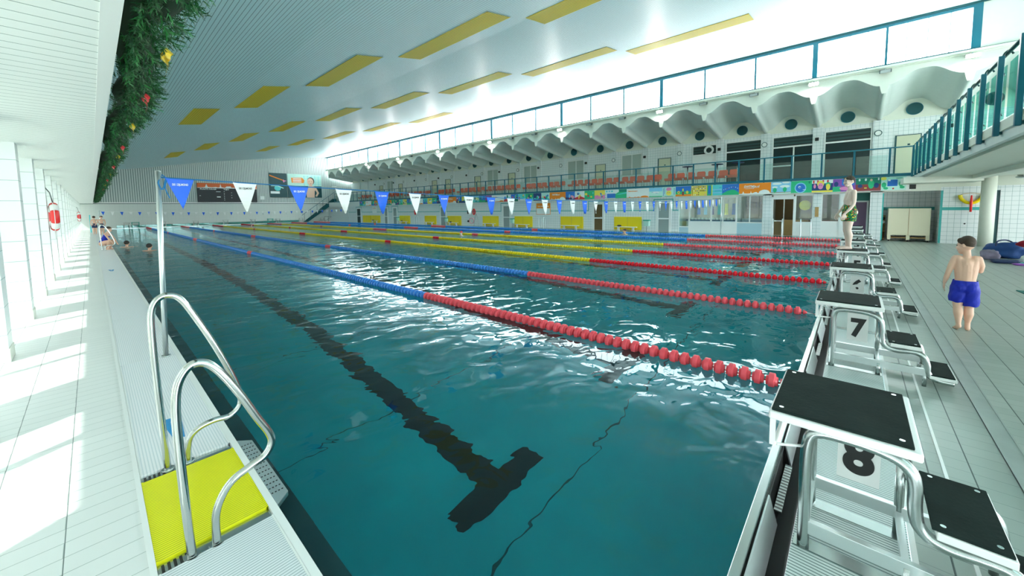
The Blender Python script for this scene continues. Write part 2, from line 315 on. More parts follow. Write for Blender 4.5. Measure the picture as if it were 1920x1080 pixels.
# pool basin
b = MB(); b.box(0.5, 20.5, 0.30, 49.95, -2.1, -2.0); struct('floor_pool', b, 'pool_floor')
b = MB(); b.box(0.42, 0.5, 0.22, 50.0, -2.1, -0.03); b.box(0.5, 0.60, 0.30, 49.95, -2.0, -0.10); struct('wall_pool_left', b, 'pool_side_dark')  # dark teal band just under the water along this side
b = MB(); b.box(20.5, 20.58, 0.22, 50.0, -2.1, -0.03); struct('wall_pool_right', b, 'pool_floor')
b = MB(); b.box(0.42, 20.58, 0.262, 0.30, -2.1, -0.06); struct('wall_pool_near', b, 'pool_floor')
b = MB(); b.box(0.42, 20.58, 49.95, 50.03, -2.1, -0.06); struct('wall_pool_far', b, 'pool_floor')
# floor markings: eight T lines and the thin seams between the basin sheets
for i in range(8):
    x = 2.32+2.5*i; b = MB()
    b.prism([(x-0.5, 2.20), (x+0.5, 2.20), (x+0.5, 2.45), (x+0.125, 2.45), (x+0.125, 47.8), (x+0.5, 47.8), (x+0.5, 48.05), (x-0.5, 48.05), (x-0.5, 47.8), (x-0.125, 47.8), (x-0.125, 2.45), (x-0.5, 2.45)], 'Z', -2.0, -1.996)
    struct('trim_%d' % (i+1), b, 'line_black')
b = MB()
for k in range(24): b.box(0.6, 20.5, 1.86+2.02*k, 1.875+2.02*k, -2.0, -1.997)
struct('trim_9', b, 'seam')
w = MB(); w.face([(0.5, 0.30, -0.008), (20.5, 0.30, -0.008), (20.5, 49.95, -0.008), (0.5, 49.95, -0.008)])
tag(w.build('pool_water', 'water'), 'rippled teal water filling the long lap pool', 'water', kind='stuff')
# left deck and its edge strips
b = MB(); b.box(-1.75, 0.062, YN, 51, -0.12, 0.0); struct('floor', b, 'deck_left')
b = MB(); b.box(0.062, 0.082, YN, 49.95, -0.12, 0.006); struct('trim_10', b, 'plastic_white')
b = MB(); b.box(0.470, 0.5, 0.3, 49.95, -0.10, 0.002); struct('trim_11', b, 'plastic_white')
b = MB(); b.box(0.082, 0.47, 0.0, 49.95, -0.16, -0.12); struct('trim_12', b, 'steel_dark')
# right deck
b = MB(); b.box(0.5, 24, YN, -0.235, -0.22, DZ-0.015); struct('floor_right', b, 'deck_right')
b = MB(); b.box(0.5, 20.5, -0.80, -0.70, -0.20, DZ-0.009)
b.box(0.5, 20.5, -0.715, -0.70, -0.20, DZ-0.004); b.box(0.5, 20.5, -0.80, -0.79, -0.2, DZ-0.005); struct('trim_13', b, 'drain')
b = MB(); b.box(0.5, 20.5, -0.432, -0.418, -0.20, DZ-0.006); b.box(0.5, 20.5, -0.252, -0.232, -0.2, DZ-0.002); struct('trim_14', b, 'plastic_white')
# raised steel lip, splash plates and the dark overflow channel of the starting end
b = MB(); b.box(0.5, 20.5, 0.262, 0.30, -0.35, 0.022); struct('trim_15', b, 'steel', bevel=0.004)
b = MB(); b.box(0.5, 20.5, 0.10, 0.262, -0.36, -0.34); b.box(0.5, 20.5, 0.255, 0.2615, -0.35, -0.03); b.box(0.5, 20.5, 0.158, 0.162, -0.36, DZ-0.004); struct('trim_16', b, 'black')
# far gutter, far deck and pool-side strip
b = MB(); b.box(0.5, 20.5, 49.95, 50.0, -0.2, 0.02); struct('trim_17', b, 'steel_bright')
b = MB(); b.box(0.06, 20.8, 50.0, 51, -0.3, -0.01); struct('floor_far', b, 'deck_left')
b = MB(); b.box(20.5, 20.82, -0.235, 50.0, -0.3, -0.02); struct('trim_18', b, 'deck_left')
# far wall
b = MB(); b.box(-1.8, 22, 51.0, 51.15, -0.1, 2.27); struct('wall_far', b, 'tile_wall_y')
b = MB(); pts = [(-0.1, 2.36)]+[(x, z+0.05) for x, z in PROF]+[(24, 8.35), (24, 2.36)]
b.prism(pts, 'Y', 51.0, 51.15); struct('wall_far_upper', b, 'corrugated')
b = MB(); b.box(-1.8, 21, 50.95, 51.1, 2.27, 2.32); struct('trim_19', b, 'teal_dark')
b = MB(); b.box(-0.1, 21, 50.92, 51.1, 2.32, 2.42); struct('trim_20', b, 'white_paint')
# ceiling: curved slatted sheet
b = MB()
for (xa, za), (xb, zb) in zip(PROF, PROF[1:]):
    b.strip([(xa, YN, za), (xa, 51.1, za)], [(xb, YN, zb), (xb, 51.1, zb)])
    b.strip([(xa, YN, za+0.3), (xa, 51.1, za+0.3)], [(xb, YN, zb+0.3), (xb, 51.1, zb+0.3)])
struct('ceiling', b, 'ceiling_slats')
bm_roof = MB(); bm_roof.box(21.6, 25, YN, 51.1, 8.28, 8.5); struct('ceiling_outer', bm_roof, 'white_paint')
# left low ceiling and the fascia that rises above it
b = MB(); b.box(-2.0, 0.15, YN, 51.1, 2.32, 5.45); struct('wall_left_upper', b, 'cream_paint')
b = MB(); b.box(-1.9, 0.10, YN, 51.0, 2.30, 2.325); struct('ceiling_left', b, 'soffit_slats')
b = MB(); b.box(0.085, 0.155, YN, 51.0, 2.295, 2.33); struct('trim_21', b, 'plastic_white')
# fins of the window side and the glazing between them
for n, k in enumerate(range(-2, 24)):
    y = YK(k)
    b = MB(); b.box(-1.62, -0.60, y+0.06, y+0.34, 0.0, 2.31)
    o = b.build('pillar', 'tile_fin')
    tag(o, 'white tiled pillar of the window side, %s from the near end' % nth(n), 'pillar', 'white tiled pillars along the left windows')
    b = MB(); b.box(-0.68, -0.592, y+0.05, y+0.35, 0.0, 0.13); b.build('plinth', 'cream_paint', o, bevel=0.006)
b = MB()
for k in range(-6, 24):
    y = YK(k); b.box(-1.70, -1.63, y+0.10, y+0.16, 0.0, 2.31); b.box(-1.70, -1.63, y+1.15, y+1.20, 0, 2.31)
b.box(-1.70, -1.63, YN, 51, 0.0, 0.10); b.box(-1.70, -1.63, YN, 51, 1.0, 1.05); b.box(-1.70, -1.63, YN, 51, 2.24, 2.32)
fr = struct('window_1', b, 'white_paint')
g = MB(); g.box(-1.672, -1.660, YN, 51, 0.1, 2.24); g.build('pane', 'glass_dimmed', fr)
b = MB(); b.box(-30, -1.75, -40, 60, -0.3, -0.05); struct('floor_outside_bounce', b, 'cream_paint')  # pale ground added outside to bounce daylight in
# high window band
n = 0
edges = [(YK(k), YK(k+1)) for k in range(-1, 24)]
for i, (ya, yb) in enumerate(edges):
    if ya > 49: continue
    yb = min(yb, 50.9); n += 1
    b = MB(); wa = 0.085 if (i-2) % 3 == 0 else 0.035; wb = 0.085 if (i-1) % 3 == 0 else 0.035
    b.box(XW-0.08, XW+0.06, ya, ya+wa, 6.62, 8.12); b.box(XW-0.08, XW+0.06, yb-wb, yb, 6.62, 8.12)
    b.box(XW-0.08, XW+0.06, ya+wa, yb-wb, 6.62, 6.66); b.box(XW-0.08, XW+0.06, ya+wa, yb-wb, 8.02, 8.12)
    fr = struct('window_%d' % (n+1), b, 'teal_paint')
    g = MB(); g.box(XW+0.0, XW+0.02, ya+wa, yb-wb, 6.66, 8.02); g.build('pane', 'pane_light', fr)
    s = MB(); st = (yb-ya)/4
    for q in (1, 2, 3): s.box(XW-0.012, XW, ya+st*q-0.014, ya+st*q+0.014, 6.66, 8.02)
    s.build('glazing_bar', 'seam_glow', fr)
b = MB(); b.box(XW-0.06, XW+0.1, YN, YK(-1), 6.55, 8.2); struct('wall_right_upper', b, 'cream_paint')
b = MB(); b.box(XW-0.085, XW+0.08, YK(-1)-0.18, YK(-1), 6.62, 8.14); struct('trim_22', b, 'teal_paint')
b = MB(); b.box(XW-0.10, XW+0.1, YN, 51, 8.12, 8.22); struct('trim_23', b, 'teal_dark')
b = MB(); b.box(XW-0.16, XW+0.1, YN, 51, 6.52, 6.60); b.box(XW-0.10, XW+0.05, YN, 51, 6.47, 6.52); struct('trim_24', b, 'cream_paint')
b = MB(); b.box(XW-0.12, XW-0.05, YN, 51, 6.60, 6.625); struct('trim_25', b, 'teal_dark')
# scalloped vaults
def bell(t): t = abs(t); return 1.0 if t < 0.12 else (0.5+0.5*math.cos(PI*(t-0.12)/0.88))**0.95
N = 20
def vcurve(y0, y1, base, peak, tip):
    out = []; c = (y0+y1)/2; h = (y1-y0)/2
    out.append((y0, tip)); out.append((y0+0.06, tip)); out.append((y0+0.085, tip+0.07)); out.append((y0+0.13, base))
    for j in range(1, N): t = -1+2*j/N; out.append((c+t*(h-0.13), base+(peak-base)*bell(t)))
    out += [(y1-0.13, base), (y1-0.085, tip+0.07), (y1-0.06, tip), (y1, tip)]
    return out
front = []; back = []
for k in range(-3, 24):
    y0, y1 = YK(k), YK(k+1); front += vcurve(y0, y1, 5.88, 6.29, 5.58)[:-1]; back += vcurve(y0, y1, 5.20, 5.79, 5.06)[:-1]
b = MB(); b.strip([(XW-0.05, y, z) for y, z in front], [(XB+0.03, y, z) for y, z in back]); struct('ceiling_gallery', b, 'vault_paint')
b = MB(); b.strip([(XW-0.05, y, z) for y, z in front], [(XW-0.05, y, 6.48) for y, z in front], smooth=False)
b.strip([(XW-0.05, y, z) for y, z in front], [(XW+0.10, y, z-0.02*0) for y, z in front], smooth=False); struct('wall_right_arches', b, 'cream_paint')
b = MB(); b.strip([(XB-0.01, y, z+0.03) for y, z in back], [(XB-0.01, y, 5.0) for y, z in back], smooth=False); struct('wall_right_gables', b, 'cream_paint')
b = MB(); b.box(XB, XB+0.1, YN, 51, 2.34, 5.04); struct('wall_right_gallery', b, 'tile_wall_x')
b = MB()
for k in range(-3, 24): b.box(XB-0.12, XB, YK(k)-0.19, YK(k)+0.19, 2.36, 5.05)
struct('wall_right_piers', b, 'tile_wall_x')
# gallery slab and fascia
b = MB(); b.box(XF+0.02, XB+0.1, YN, 51, 1.92, 2.36); struct('floor_gallery', b, 'cream_paint')
b = MB(); b.box(XF-0.03, XF+0.02, -1.5, 51, 1.84, 2.40); struct('trim_26', b, 'white_paint')
# lower right wall
def wallseg(name, y0, y1, z0, z1, m, x0=XW, x1=XW+0.18): bb = MB(); bb.box(x0, x1, y0, y1, z0, z1); return struct(name, bb, m)
wallseg('wall_right', 6.95, 51, -0.2, 1.95, 'tile_wall_x')
for i, (a, c_, m) in enumerate([(2.87, 3.18, 'tile_wall_x'), (1.10, 1.37, 'tile_wall_x'), (-0.75, -0.40, 'tile_wall_x'), (-3.55, -2.27, 'tile_wall_x'), (-12, -3.63, 'tile_wall_x')]):
    wallseg('wall_right_pier_%d' % (i+1), a, c_, -0.2, 1.95, m)
wallseg('wall_right_lintel', -2.27, 6.95, 1.80, 1.95, 'cream_paint'); wallseg('wall_right_tile_lintel', -12, -2.27, 1.76, 2.35, 'tile_wall_x', XW+0.01, XW+0.17)
wallseg('wall_right_strip', -3.63, -3.55, -0.2, 2.2, 'teal_dark', XW+0.05, XW+0.2)
# rooms behind
b = MB(); b.box(23.0, 23.1, -3.6, 7, -0.2, 1.9); struct('wall_right_rooms', b, 'brown_room')
b = MB(); b.box(XW+0.18, 23.1, 4.27, 4.33, -0.2, 1.9); b.box(XW+0.18, 23.1, 3.0, 3.06, -0.2, 1.9); b.box(XW+0.18, 23.1, 1.2, 1.26, -0.2, 1.9); b.box(XW+0.18, 23.1, 0.25, 0.31, -0.2, 1.9); b.box(XW+0.18, 23.1, 6.9, 6.96, -0.2, 1.9)
struct('wall_right_partitions', b, 'room_tone_lit')
b = MB(); b.box(22.9, 22.98, 4.33, 6.9, -0.2, 1.9); struct('wall_right_shop', b, 'room_tone_lit')
b = MB(); b.box(XW+0.18, 23.1, -3.6, 7, -0.22, DZ-0.02); struct('floor_rooms', b, 'deck_right')
b = MB(); b.box(XW+0.5, XW+0.6, -0.4, 0.25, -0.2, 1.9); b.box(XW+0.02, XW+0.5, 0.20, 0.25, -0.2, 1.8); struct('wall_right_niche', b, 'green_wall')
b = MB(); b.box(XW+1.3, XW+1.4, -2.4, -0.6, -0.2, 1.9); b.box(XW+0.18, XW+1.4, -2.32, -2.27, -0.2, 1.9); b.box(XW+0.18, XW+1.4, -0.75, -0.70, -0.2, 1.9); struct('wall_right_store', b, 'tile_wall_x')
b = MB(); b.box(XW+1.28, XW+1.3, -2.27, -0.75, 1.08, 1.20); b.box(XW+0.17, XW+0.19, -0.80, -0.74, -0.1, 1.75); b.box(XW-0.003, XW, -2.33, -2.27, -0.12, 1.8)
b.box(XW-0.004, XW, -3.55, -2.33, 1.08, 1.19); b.box(XW-0.004, XW, -12, -3.66, 1.98, 2.08); struct('trim_27', b, 'teal_band')
# teal line on the lower wall that climbs round every doorway
segs = []; doors = [(7.22, 8.29), (11.23, 12.39), (18.75, 19.95), (26.46, 27.5), (34.3, 35.5), (36.1, 37.2), (42.0, 43.4)]
b = MB(); y = 6.95
for a, c_ in doors:
    b.box(XW-0.004, XW, y, a, 1.12, 1.17); b.box(XW-0.004, XW, a-0.0, a+0.05, 1.12, 1.76); b.box(XW-0.004, XW, a+0.05, c_-0.05, 1.71, 1.76); b.box(XW-0.004, XW, c_-0.05, c_, 1.12, 1.76); y = c_
b.box(XW-0.004, XW, y, 45.0, 1.12, 1.17)
for j in range(5): b.box(XW-0.004, XW, 45+0.45*j, 45.45+0.45*j, 1.12+0.16*j, 1.17+0.16*j); b.box(XW-0.004, XW, 45.42+0.45*j, 45.47+0.45*j, 1.12+0.16*j, 1.33+0.16*j)
struct('trim_28', b, 'teal_band')
# lower doors
def door(n, y0, y1, m, z1=1.52, glassy=False):
    b = MB(); b.box(XW-0.03, XW+0.0, y0-0.14, y0, -0.12, z1+0.10); b.box(XW-0.03, XW, y1, y1+0.14, -0.12, z1+0.10); b.box(XW-0.03, XW, y0, y1, z1, z1+0.10)
    d = struct('door_%d' % n, b, 'white_paint')
    l = MB(); l.box(XW-0.012, XW-0.001, y0, y1, -0.10, z1); l.build('door_leaf', m, d)
    r = MB(); r.box(XW-0.02, XW-0.010, y0, y1, 0.66, 0.73); r.build('rail', 'white_paint', d)
    h = MB(); h.box(XW-0.045, XW-0.012, y0+0.05, y0+0.09, 0.75, 0.78); h.build('door_handle', 'steel', d)
door(1, 7.44, 8.0, 'door_grey'); door(2, 11.40, 11.95, 'brown_room'); door(3, 19.05, 19.65, 'door_grey'); door(4, 26.65, 27.3, 'door_grey'); door(5, 34.6, 35.2, 'door_grey'); door(6, 36.4, 36.9, 'door_grey'); door(7, 42.3, 43.1, 'room_tone_dark')
# shop and office glazing
def glazed(n, y0, y1, zs, z1, base_m, bars=(), pane='glass', door_like=False):
    b = MB(); t = 0.035
    b.box(XW+0.02, XW+0.08, y0, y0+t, -0.12, 1.82); b.box(XW+0.02, XW+0.08, y1-t, y1, -0.12, 1.82); b.box(XW+0.02, XW+0.08, y0+t, y1-t, z1, 1.82); b.box(XW+0.02, XW+0.08, y0+t, y1-t, zs-0.05, zs)
    for q in bars: b.box(XW+0.02, XW+0.08, q-0.02, q+0.02, zs, z1)
    d = struct('window_%d' % n, b, 'white_paint')
    if base_m: p = MB(); p.box(XW+0.03, XW+0.07, y0+t, y1-t, -0.12, zs-0.05); p.build('base_panel', base_m, d)
    g = MB(); g.box(XW+0.045, XW+0.052, y0+t, y1-t, zs, z1); g.build('pane', pane, d)
glazed(40, 5.38, 6.42, 0.57, 1.66, 'white_paint'); glazed(41, 4.27, 5.38, 0.57, 1.74, 'white_paint', (4.85,)); glazed(42, 3.18, 4.27, 0.56, 1.78, 'panel_blue', (3.72,))
glazed(43, 1.37, 2.0, 0.60, 1.74, 'white_paint'); glazed(44, 0.50, 1.10, 0.64, 1.76, 'white_paint'); glazed(45, 6.42, 6.95, 0.3, 1.6, 'panel_blue')
b = MB(); b.box(XW, XW+0.1, 0.20, 0.5, -0.15, 1.82); struct('wall_right_post', b, 'white_paint')
b = MB(); b.box(XW, XW+0.08, 2.0, 2.06, -0.12, 1.72); b.box(XW, XW+0.08, 2.80, 2.87, -0.12, 1.72); b.box(XW, XW+0.08, 2.06, 2.80, 1.60, 1.80)
d = struct('door_8', b, 'white_paint')
l = MB(); l.box(XW+0.05, XW+0.09, 2.38, 2.42, -0.1, 1.6); l.box(XW+0.05, XW+0.09, 2.42, 2.80, 0.60, 0.66); l.build('door_frame', 'steel', d)
l = MB(); l.box(XW+0.055, XW+0.085, 2.42, 2.80, -0.1, 0.60); l.build('door_leaf', 'brown_room', d)
b = MB(); b.box(XW+0.45, XW+0.50, -0.38, -0.32, -0.12, 1.42); b.box(XW+0.45, XW+0.50, 0.10, 0.14, -0.12, 1.42); b.box(XW+0.45, XW+0.5, -0.38, 0.14, 1.42, 1.48)
d = struct('door_9', b, 'white_paint'); l = MB(); l.box(XW+0.46, XW+0.49, -0.32, 0.10, -0.12, 1.42); l.build('door_leaf', 'purple_door', d)
# upper gallery openings
def updoor(n, y0, y1, z1=4.28, m='door_beige'):
    b = MB(); b.box(XB-0.03, XB, y0-0.03, y0, 2.36, z1+0.03); b.box(XB-0.05, XB, y1, y1+0.05, 2.36, z1+0.03); b.box(XB-0.03, XB, y0, y1, z1, z1+0.03)
    d = struct('door_%d' % n, b, 'teal_dark'); l = MB(); l.box(XB-0.02, XB-0.001, y0, y1, 2.36, z1); l.build('door_leaf', m, d)
    q = MB(); q.box(XB-0.022, XB-0.02, y0+0.3, y0+0.38, 3.85, 3.92); q.build('door_plate', 'teal_dark', d)
ud = [-1.92, 8.50, 12.90, 21.2, 25.4, 29.7, 31.9, 38.3, 42.6]
for i, y in enumerate(ud): updoor(10+i, y, y+0.72)
for i, k in enumerate((5, 7, 9, 11, 19)):
    y = YK(k)-0.36+0.0
    b = MB(); b.box(XB-0.03, XB, y+0.6, y+0.66, 3.40, 4.76); b.box(XB-0.03, XB, y+1.25, y+1.31, 3.40, 4.76); b.box(XB-0.03, XB, y+1.96, y+2.02, 3.4, 4.76); b.box(XB-0.03, XB, y+0.66, y+1.96, 4.72, 4.78); b.box(XB-0.03, XB, y+0.66, y+1.96, 3.36, 3.42)
    d = struct('window_%d' % (50+i), b, 'white_paint'); g = MB(); g.box(XB-0.015, XB-0.002, y+0.66, y+1.96, 3.42, 4.72); g.build('blind', 'blinds', d)
for i, (y0, y1, lower) in enumerate([(5.96, 7.2, 'white_paint'), (3.83, 5.45, 'dim'), (1.71, 3.29, 'glazed'), (-0.36, 1.21, 'dim')]):
    b = MB(); t = 0.05
    b.box(XB-0.06, XB, y0-t, y0, 2.36, 4.82); b.box(XB-0.06, XB, y1, y1+t, 2.36, 4.82); b.box(XB-0.06, XB, y0, y1, 4.77, 4.82); b.box(XB-0.06, XB, y0, y1, 4.24, 4.31)
    if lower == 'glazed': b.box(XB-0.06, XB, y0+0.70, y0+0.76, 2.36, 4.24); b.box(XB-0.06, XB, y0+0.76, y1, 3.3, 3.36)
    d = struct('window_%d' % (60+i), b, 'white_paint')
    g = MB(); g.box(XB-0.03, XB-0.002, y0, y1, 4.31, 4.77); g.build('transom', 'transom', d)
    g = MB(); g.box(XB-0.02, XB-0.002, y0, y1, 2.36, 4.24); g.build('pane', 'white_paint' if lower == 'white_paint' else 'black_glossy', d)
# right balcony (behind the starting end)
b = MB(); b.box(3.0, 20.62, -7, -1.52, 2.40, 2.54); struct('floor_balcony', b, 'cream_paint')
b = MB(); b.box(3.0, 20.62, -1.62, -1.55, 2.26, 2.40); b.box(3.0, 20.62, -1.70, -1.62, 2.30, 2.40); struct('trim_29', b, 'vault_paint')
b = MB(); b.box(3.0, 20.8, -7, -1.70, 2.24, 2.40); struct('ceiling_balcony', b, 'cream_paint')
b = MB(); b.box(3.0, 20.3, -3.0, -2.75, 2.12, 2.24); b.box(19.2, 20.7, -3.0, -1.2, 2.05, 2.26); struct('trim_30', b, 'cream_paint')
c = MB(); c.cyl((20.05, -3.25, DZ-0.02), (20.05, -3.25, 2.24), 0.17, 32); tag(c.build('column', 'cream_paint'), 'round cream column standing under the glass-railed balcony', 'column')
b = MB(); b.box(-1.75, 26, YN-0.1, YN, 3.0, 8.5); struct('wall_near_unseen', b, 'cream_paint')  # unseen end wall, its lower edge set to limit daylight from behind
# ================================================================ OBJECTS
def order_phrase(i, n, what): return what % nth(i)
# ---- yellow ceiling panels
def ypanel(x0, x1, y0, y1, label):
    b = MB(); n = 3
    for j in range(n):
        xa = x0+(x1-x0)*j/n; xb = x0+(x1-x0)*(j+1)/n; za, zb = ceil_z(xa)-0.012, ceil_z(xb)-0.012
        b.strip([(xa, y0, za), (xa, y1, za)], [(xb, y0, zb), (xb, y1, zb)])
    b.strip([(x0, y0, ceil_z(x0)-0.012), (x0, y1, ceil_z(x0)-0.012)], [(x0, y0, ceil_z(x0)+0.002), (x0, y1, ceil_z(x0)+0.002)], smooth=False)
    b.strip([(x1, y0, ceil_z(x1)-0.012), (x1, y1, ceil_z(x1)-0.012)], [(x1, y0, ceil_z(x1)+0.002), (x1, y1, ceil_z(x1)+0.002)], smooth=False)
    tag(b.build('ceiling_panel', 'ceiling_yellow'), label, 'ceiling panel', 'yellow slatted ceiling panels')
band = lambda j: (2.82+4.36*j, 7.03+4.36*j)
for k in range(6):
    y0, y1 = band(4-k); x = 3.1+1.34*k
    if y0 > -6: ypanel(x, x+0.87, y0, y1, 'yellow slatted ceiling panel, %s from the far end in the diagonal row nearest the garland' % nth(k))
for k in range(9):
    y0, y1 = band(8-k); x = 4.25+1.30*k; ypanel(x, x+0.85, y0, y1, 'yellow slatted ceiling panel, %s from the far end in the middle diagonal row' % nth(k))
for k in range(5):
    y0, y1 = band(8-k); x = 10.7+1.31*k; ypanel(x, x+0.82, y0, y1, 'yellow slatted ceiling panel, %s from the far end in the short row nearest the high windows' % nth(k))
# ---- garland
def garland():
    root = thing('garland', 'dark green artificial fir garland with bows running along the low ceiling edge', 'garland', (0.33, 0, 2.60))
    core = MB(); pts = []; rad = []
    y = -0.5
    while y < 51: pts.append((0.04*math.sin(y*1.3)+0.03*math.sin(y*3.1), y, 0.03*math.sin(y*2.1))); rad.append(0.105+0.02*math.sin(y*5)); y += 0.25
    core.tube(pts, rad, 8); core.build('core', 'garland_core', root)
    for nm, m, cnt in (('fir_tips', 'needles', 3600), ('fir_tips', 'needles_light', 1100)):
        b = MB(); rnd = random.Random(len(m))
        for q in range(cnt):
            # tips get sparser with distance
            yy = -0.3+51*(rnd.random()**2.1)
            L = 0.10+0.07*rnd.random()+0.0008*yy
            a = rnd.uniform(-PI, PI); base = Vector((0.07*math.cos(a)+0.04*math.sin(yy*1.3), yy, 0.09*math.sin(a)))
            if yy < 6: base += Vector((rnd.uniform(-0.02, 0.03), 0, rnd.uniform(-0.02, 0.03)))
            d = Vector((math.cos(a)*1.0+0.25, rnd.uniform(-0.8, 0.8), math.sin(a)*1.0)).normalized()
            if base.x+d.x*L < -0.10: d.x = abs(d.x)*0.2; d.normalize()
            side = d.cross(Vector((0, 0, 1))); side = side.normalized() if side.length > 0.01 else Vector((1, 0, 0)); up2 = side.cross(d)
            nn = 15 if yy < 8 else 7
            wd = 0.0034+0.00022*yy
            for j in range(nn):
                p = base+d*L*(0.15+0.85*j/nn); an = rnd.uniform(0, 2*PI); o = (side*math.cos(an)+up2*math.sin(an)); e = p+(o*0.75+d*0.65)*0.045*(1.15-0.5*j/nn)*(1+0.02*yy)
                wv = o.cross(d)*wd
                if min(p.x, e.x) < -0.165: continue
                b.face([p-wv, p+wv, e+wv*0.4, e-wv*0.4])
        b.build(nm, m, root, kind='stuff')
    for i, (yy, m) in enumerate([(3.55, 'ribbon_gold'), (5.0, 'ribbon_red'), (6.7, 'ribbon_gold'), (9.0, 'ribbon_red'), (10.5, 'ribbon_gold'), (12.8, 'ribbon_red'), (15.2, 'ribbon_gold'), (18.0, 'ribbon_red'), (21.0, 'ribbon_gold'), (25.0, 'ribbon_red'), (30, 'ribbon_gold'), (36, 'ribbon_red')]):
        b = MB(); s = 0.06+0.001*yy; c = Vector((0.07, yy, -0.15))
        for sg in (-1, 1):
            lp = crom([(0, 0, 0), (0.4*s, sg*s*1.0, 0.4*s), (0.1*s, sg*s*1.6, 0), (0.1*s, sg*s*0.9, -0.3*s), (0, 0, 0)], 4)
            b.strip([c+p+Vector((-0.012, 0, 0.012)) for p in lp], [c+p+Vector((0.02, 0, -0.02)) for p in lp])
            tl = crom([(0, 0, 0), (0.3*s, sg*0.5*s, -0.9*s), (0.15*s, sg*0.8*s, -1.7*s)], 4)
            b.strip([c+p+Vector((0, -0.014, 0)) for p in tl], [c+p+Vector((0, 0.014, 0)) for p in tl])
        b.sphere(c, 0.016); o = b.build('bow', m, root); o['label'] = ('gold' if 'gold' in m else 'red')+' ribbon bow'
garland()
# ---- grating panels along the left edge
bounds = [0.42, 1.955, 2.695, 4.885]
while bounds[-1] < 48: bounds.append(bounds[-1]+2.17)
bounds[-1] = 49.9
for i, (a, c_) in enumerate(zip(bounds, bounds[1:])):
    yel = i == 1; b = MB(); g = 0.004; ga = 0.037 if i in (1, 2) else g; gc = 0.037 if i in (0, 1) else g; a += ga-g; c_ -= gc-g
    b.box(0.090, 0.468, a+g, c_-g, -0.03, 0.0)
    o = b.build('overflow_grating', 'grate_yellow' if yel else ('grate_white_near' if i == 0 else 'grate_white_lit'))
    if yel: tag(o, 'bright yellow overflow grating between the rails of the near ladder', 'grating')
    else: tag(o, 'white overflow grating on the left pool edge, %s from the near end' % nth(i if i == 0 else i-1), 'grating', 'white overflow gratings along the left edge')
    for q0, q1 in ((0.083, 0.090), (0.462, 0.469)): e = MB(); e.box(q0, q1, a+g, c_-g, -0.03, 0.003); e.build('rim', 'grate_yellow' if yel else 'plastic_white', o)
for y, w_ in ((1.955, 'near'), (2.695, 'far')):
    b = MB(); b.box(0.085, 0.468, y-0.035, y+0.035, -0.05, -0.012); o = b.build('rail_footing', 'steel'); tag(o, 'steel footing strip at the %s end of the yellow grating' % w_, 'footing')
    for q in range(5): b = MB(); b.box(0.095+0.018*q, 0.104+0.018*q, y-0.026, y+0.026, -0.013, -0.010); b.build('drain_slot', 'black', o)
for y, lab, x in ((3.22, 'beside the far ladder rail', 0.27), (13.41, 'in the distance, ahead of the pennant pole', 0.24)):
    b = MB(); b.prism([(x-0.05, y+0.14), (x-0.02, y-0.18), (x+0.03, y-0.2), (x+0.05, y+0.14)], 'Z', 0.0005, 0.004); o = b.build('edge_sticker', 'decal_blue')
    tag(o, 'small blue sticker on the edge grating, '+lab, 'sticker')
    text('sticker_text', 'Wiebe', 0.05, Matrix.Translation((x+0.005, y+0.02, 0.0045)) @ Matrix.Rotation(-PI/2, 4, 'Z'), 'a_white', o, 0.0005)
# perforated ladder tread just outside the edge
t = thing('ladder_tread', 'perforated stainless tread set at the water line below the yellow grating', 'tread', (0.5, 2.33, 0))
b = MB(); b.prism([(0.502, 1.97), (0.565, 2.03), (0.565, 2.66), (0.502, 2.72)], 'Z', -0.035, 0.0); b.build('plate', 'steel_bright', t, shift=(-0.5, -2.33, 0))
b = MB()
for i in range(14):
    for j in range(4): b.cyl((0.508+0.0145*j, 2.07+0.043*i, -0.0005), (0.508+0.0145*j, 2.07+0.043*i, 0.001), 0.0045, 6)
b.build('perforations', 'black', t, shift=(-0.5, -2.33, 0), kind='stuff')
# ---- ladders
def ladder_rails(name, label, spec, loc):
    root = thing(name, label, 'pool ladder', loc)
    for y, path in spec:
        p = crom([(x, y-loc[1], z) for x, z in path], 7); p = [(q[0]-loc[0], q[1], q[2]-loc[2]) for q in p]
        b = MB(); b.tube(p, 0.0155, 16); r = b.build('handrail', 'chrome', root)
        for x, z in (path[0], path[-1]):
            f = MB(); f.cyl((x-loc[0], y-loc[1], -0.012-loc[2]), (x-loc[0], y-loc[1], 0.0-loc[2]), 0.027, 20); f.build('flange', 'steel', r)
    return root
nearp = [(0.185, -0.012), (0.178, 0.2), (0.172, 0.45), (0.172, 0.62), (0.185, 0.715), (0.222, 0.772), (0.268, 0.772), (0.315, 0.72), (0.378, 0.60), (0.435, 0.47), (0.475, 0.385), (0.484, 0.33), (0.455, 0.283), (0.40, 0.262), (0.335, 0.235), (0.293, 0.185), (0.268, 0.11), (0.265, -0.012)]
farp = [(0.190, -0.012), (0.182, 0.25), (0.176, 0.5), (0.172, 0.75), (0.178, 0.865), (0.205, 0.925), (0.25, 0.94), (0.30, 0.905), (0.36, 0.78), (0.43, 0.61), (0.50, 0.41), (0.53, 0.29), (0.525, 0.215), (0.475, 0.175), (0.40, 0.178), (0.335, 0.165), (0.293, 0.13), (0.278, 0.07), (0.275, -0.012)]
ladder_rails('pool_ladder', 'pair of curved stainless ladder rails straddling the yellow grating in the foreground', [(1.935, nearp), (2.71, farp)], (0.28, 2.33, 0))
L2 = ladder_rails('pool_ladder', 'curved stainless ladder rails far down the left edge beside a crouching girl', [(20.9, farp), (21.6, farp)], (0.28, 21.3, 0)); L2.location.z = 0.012
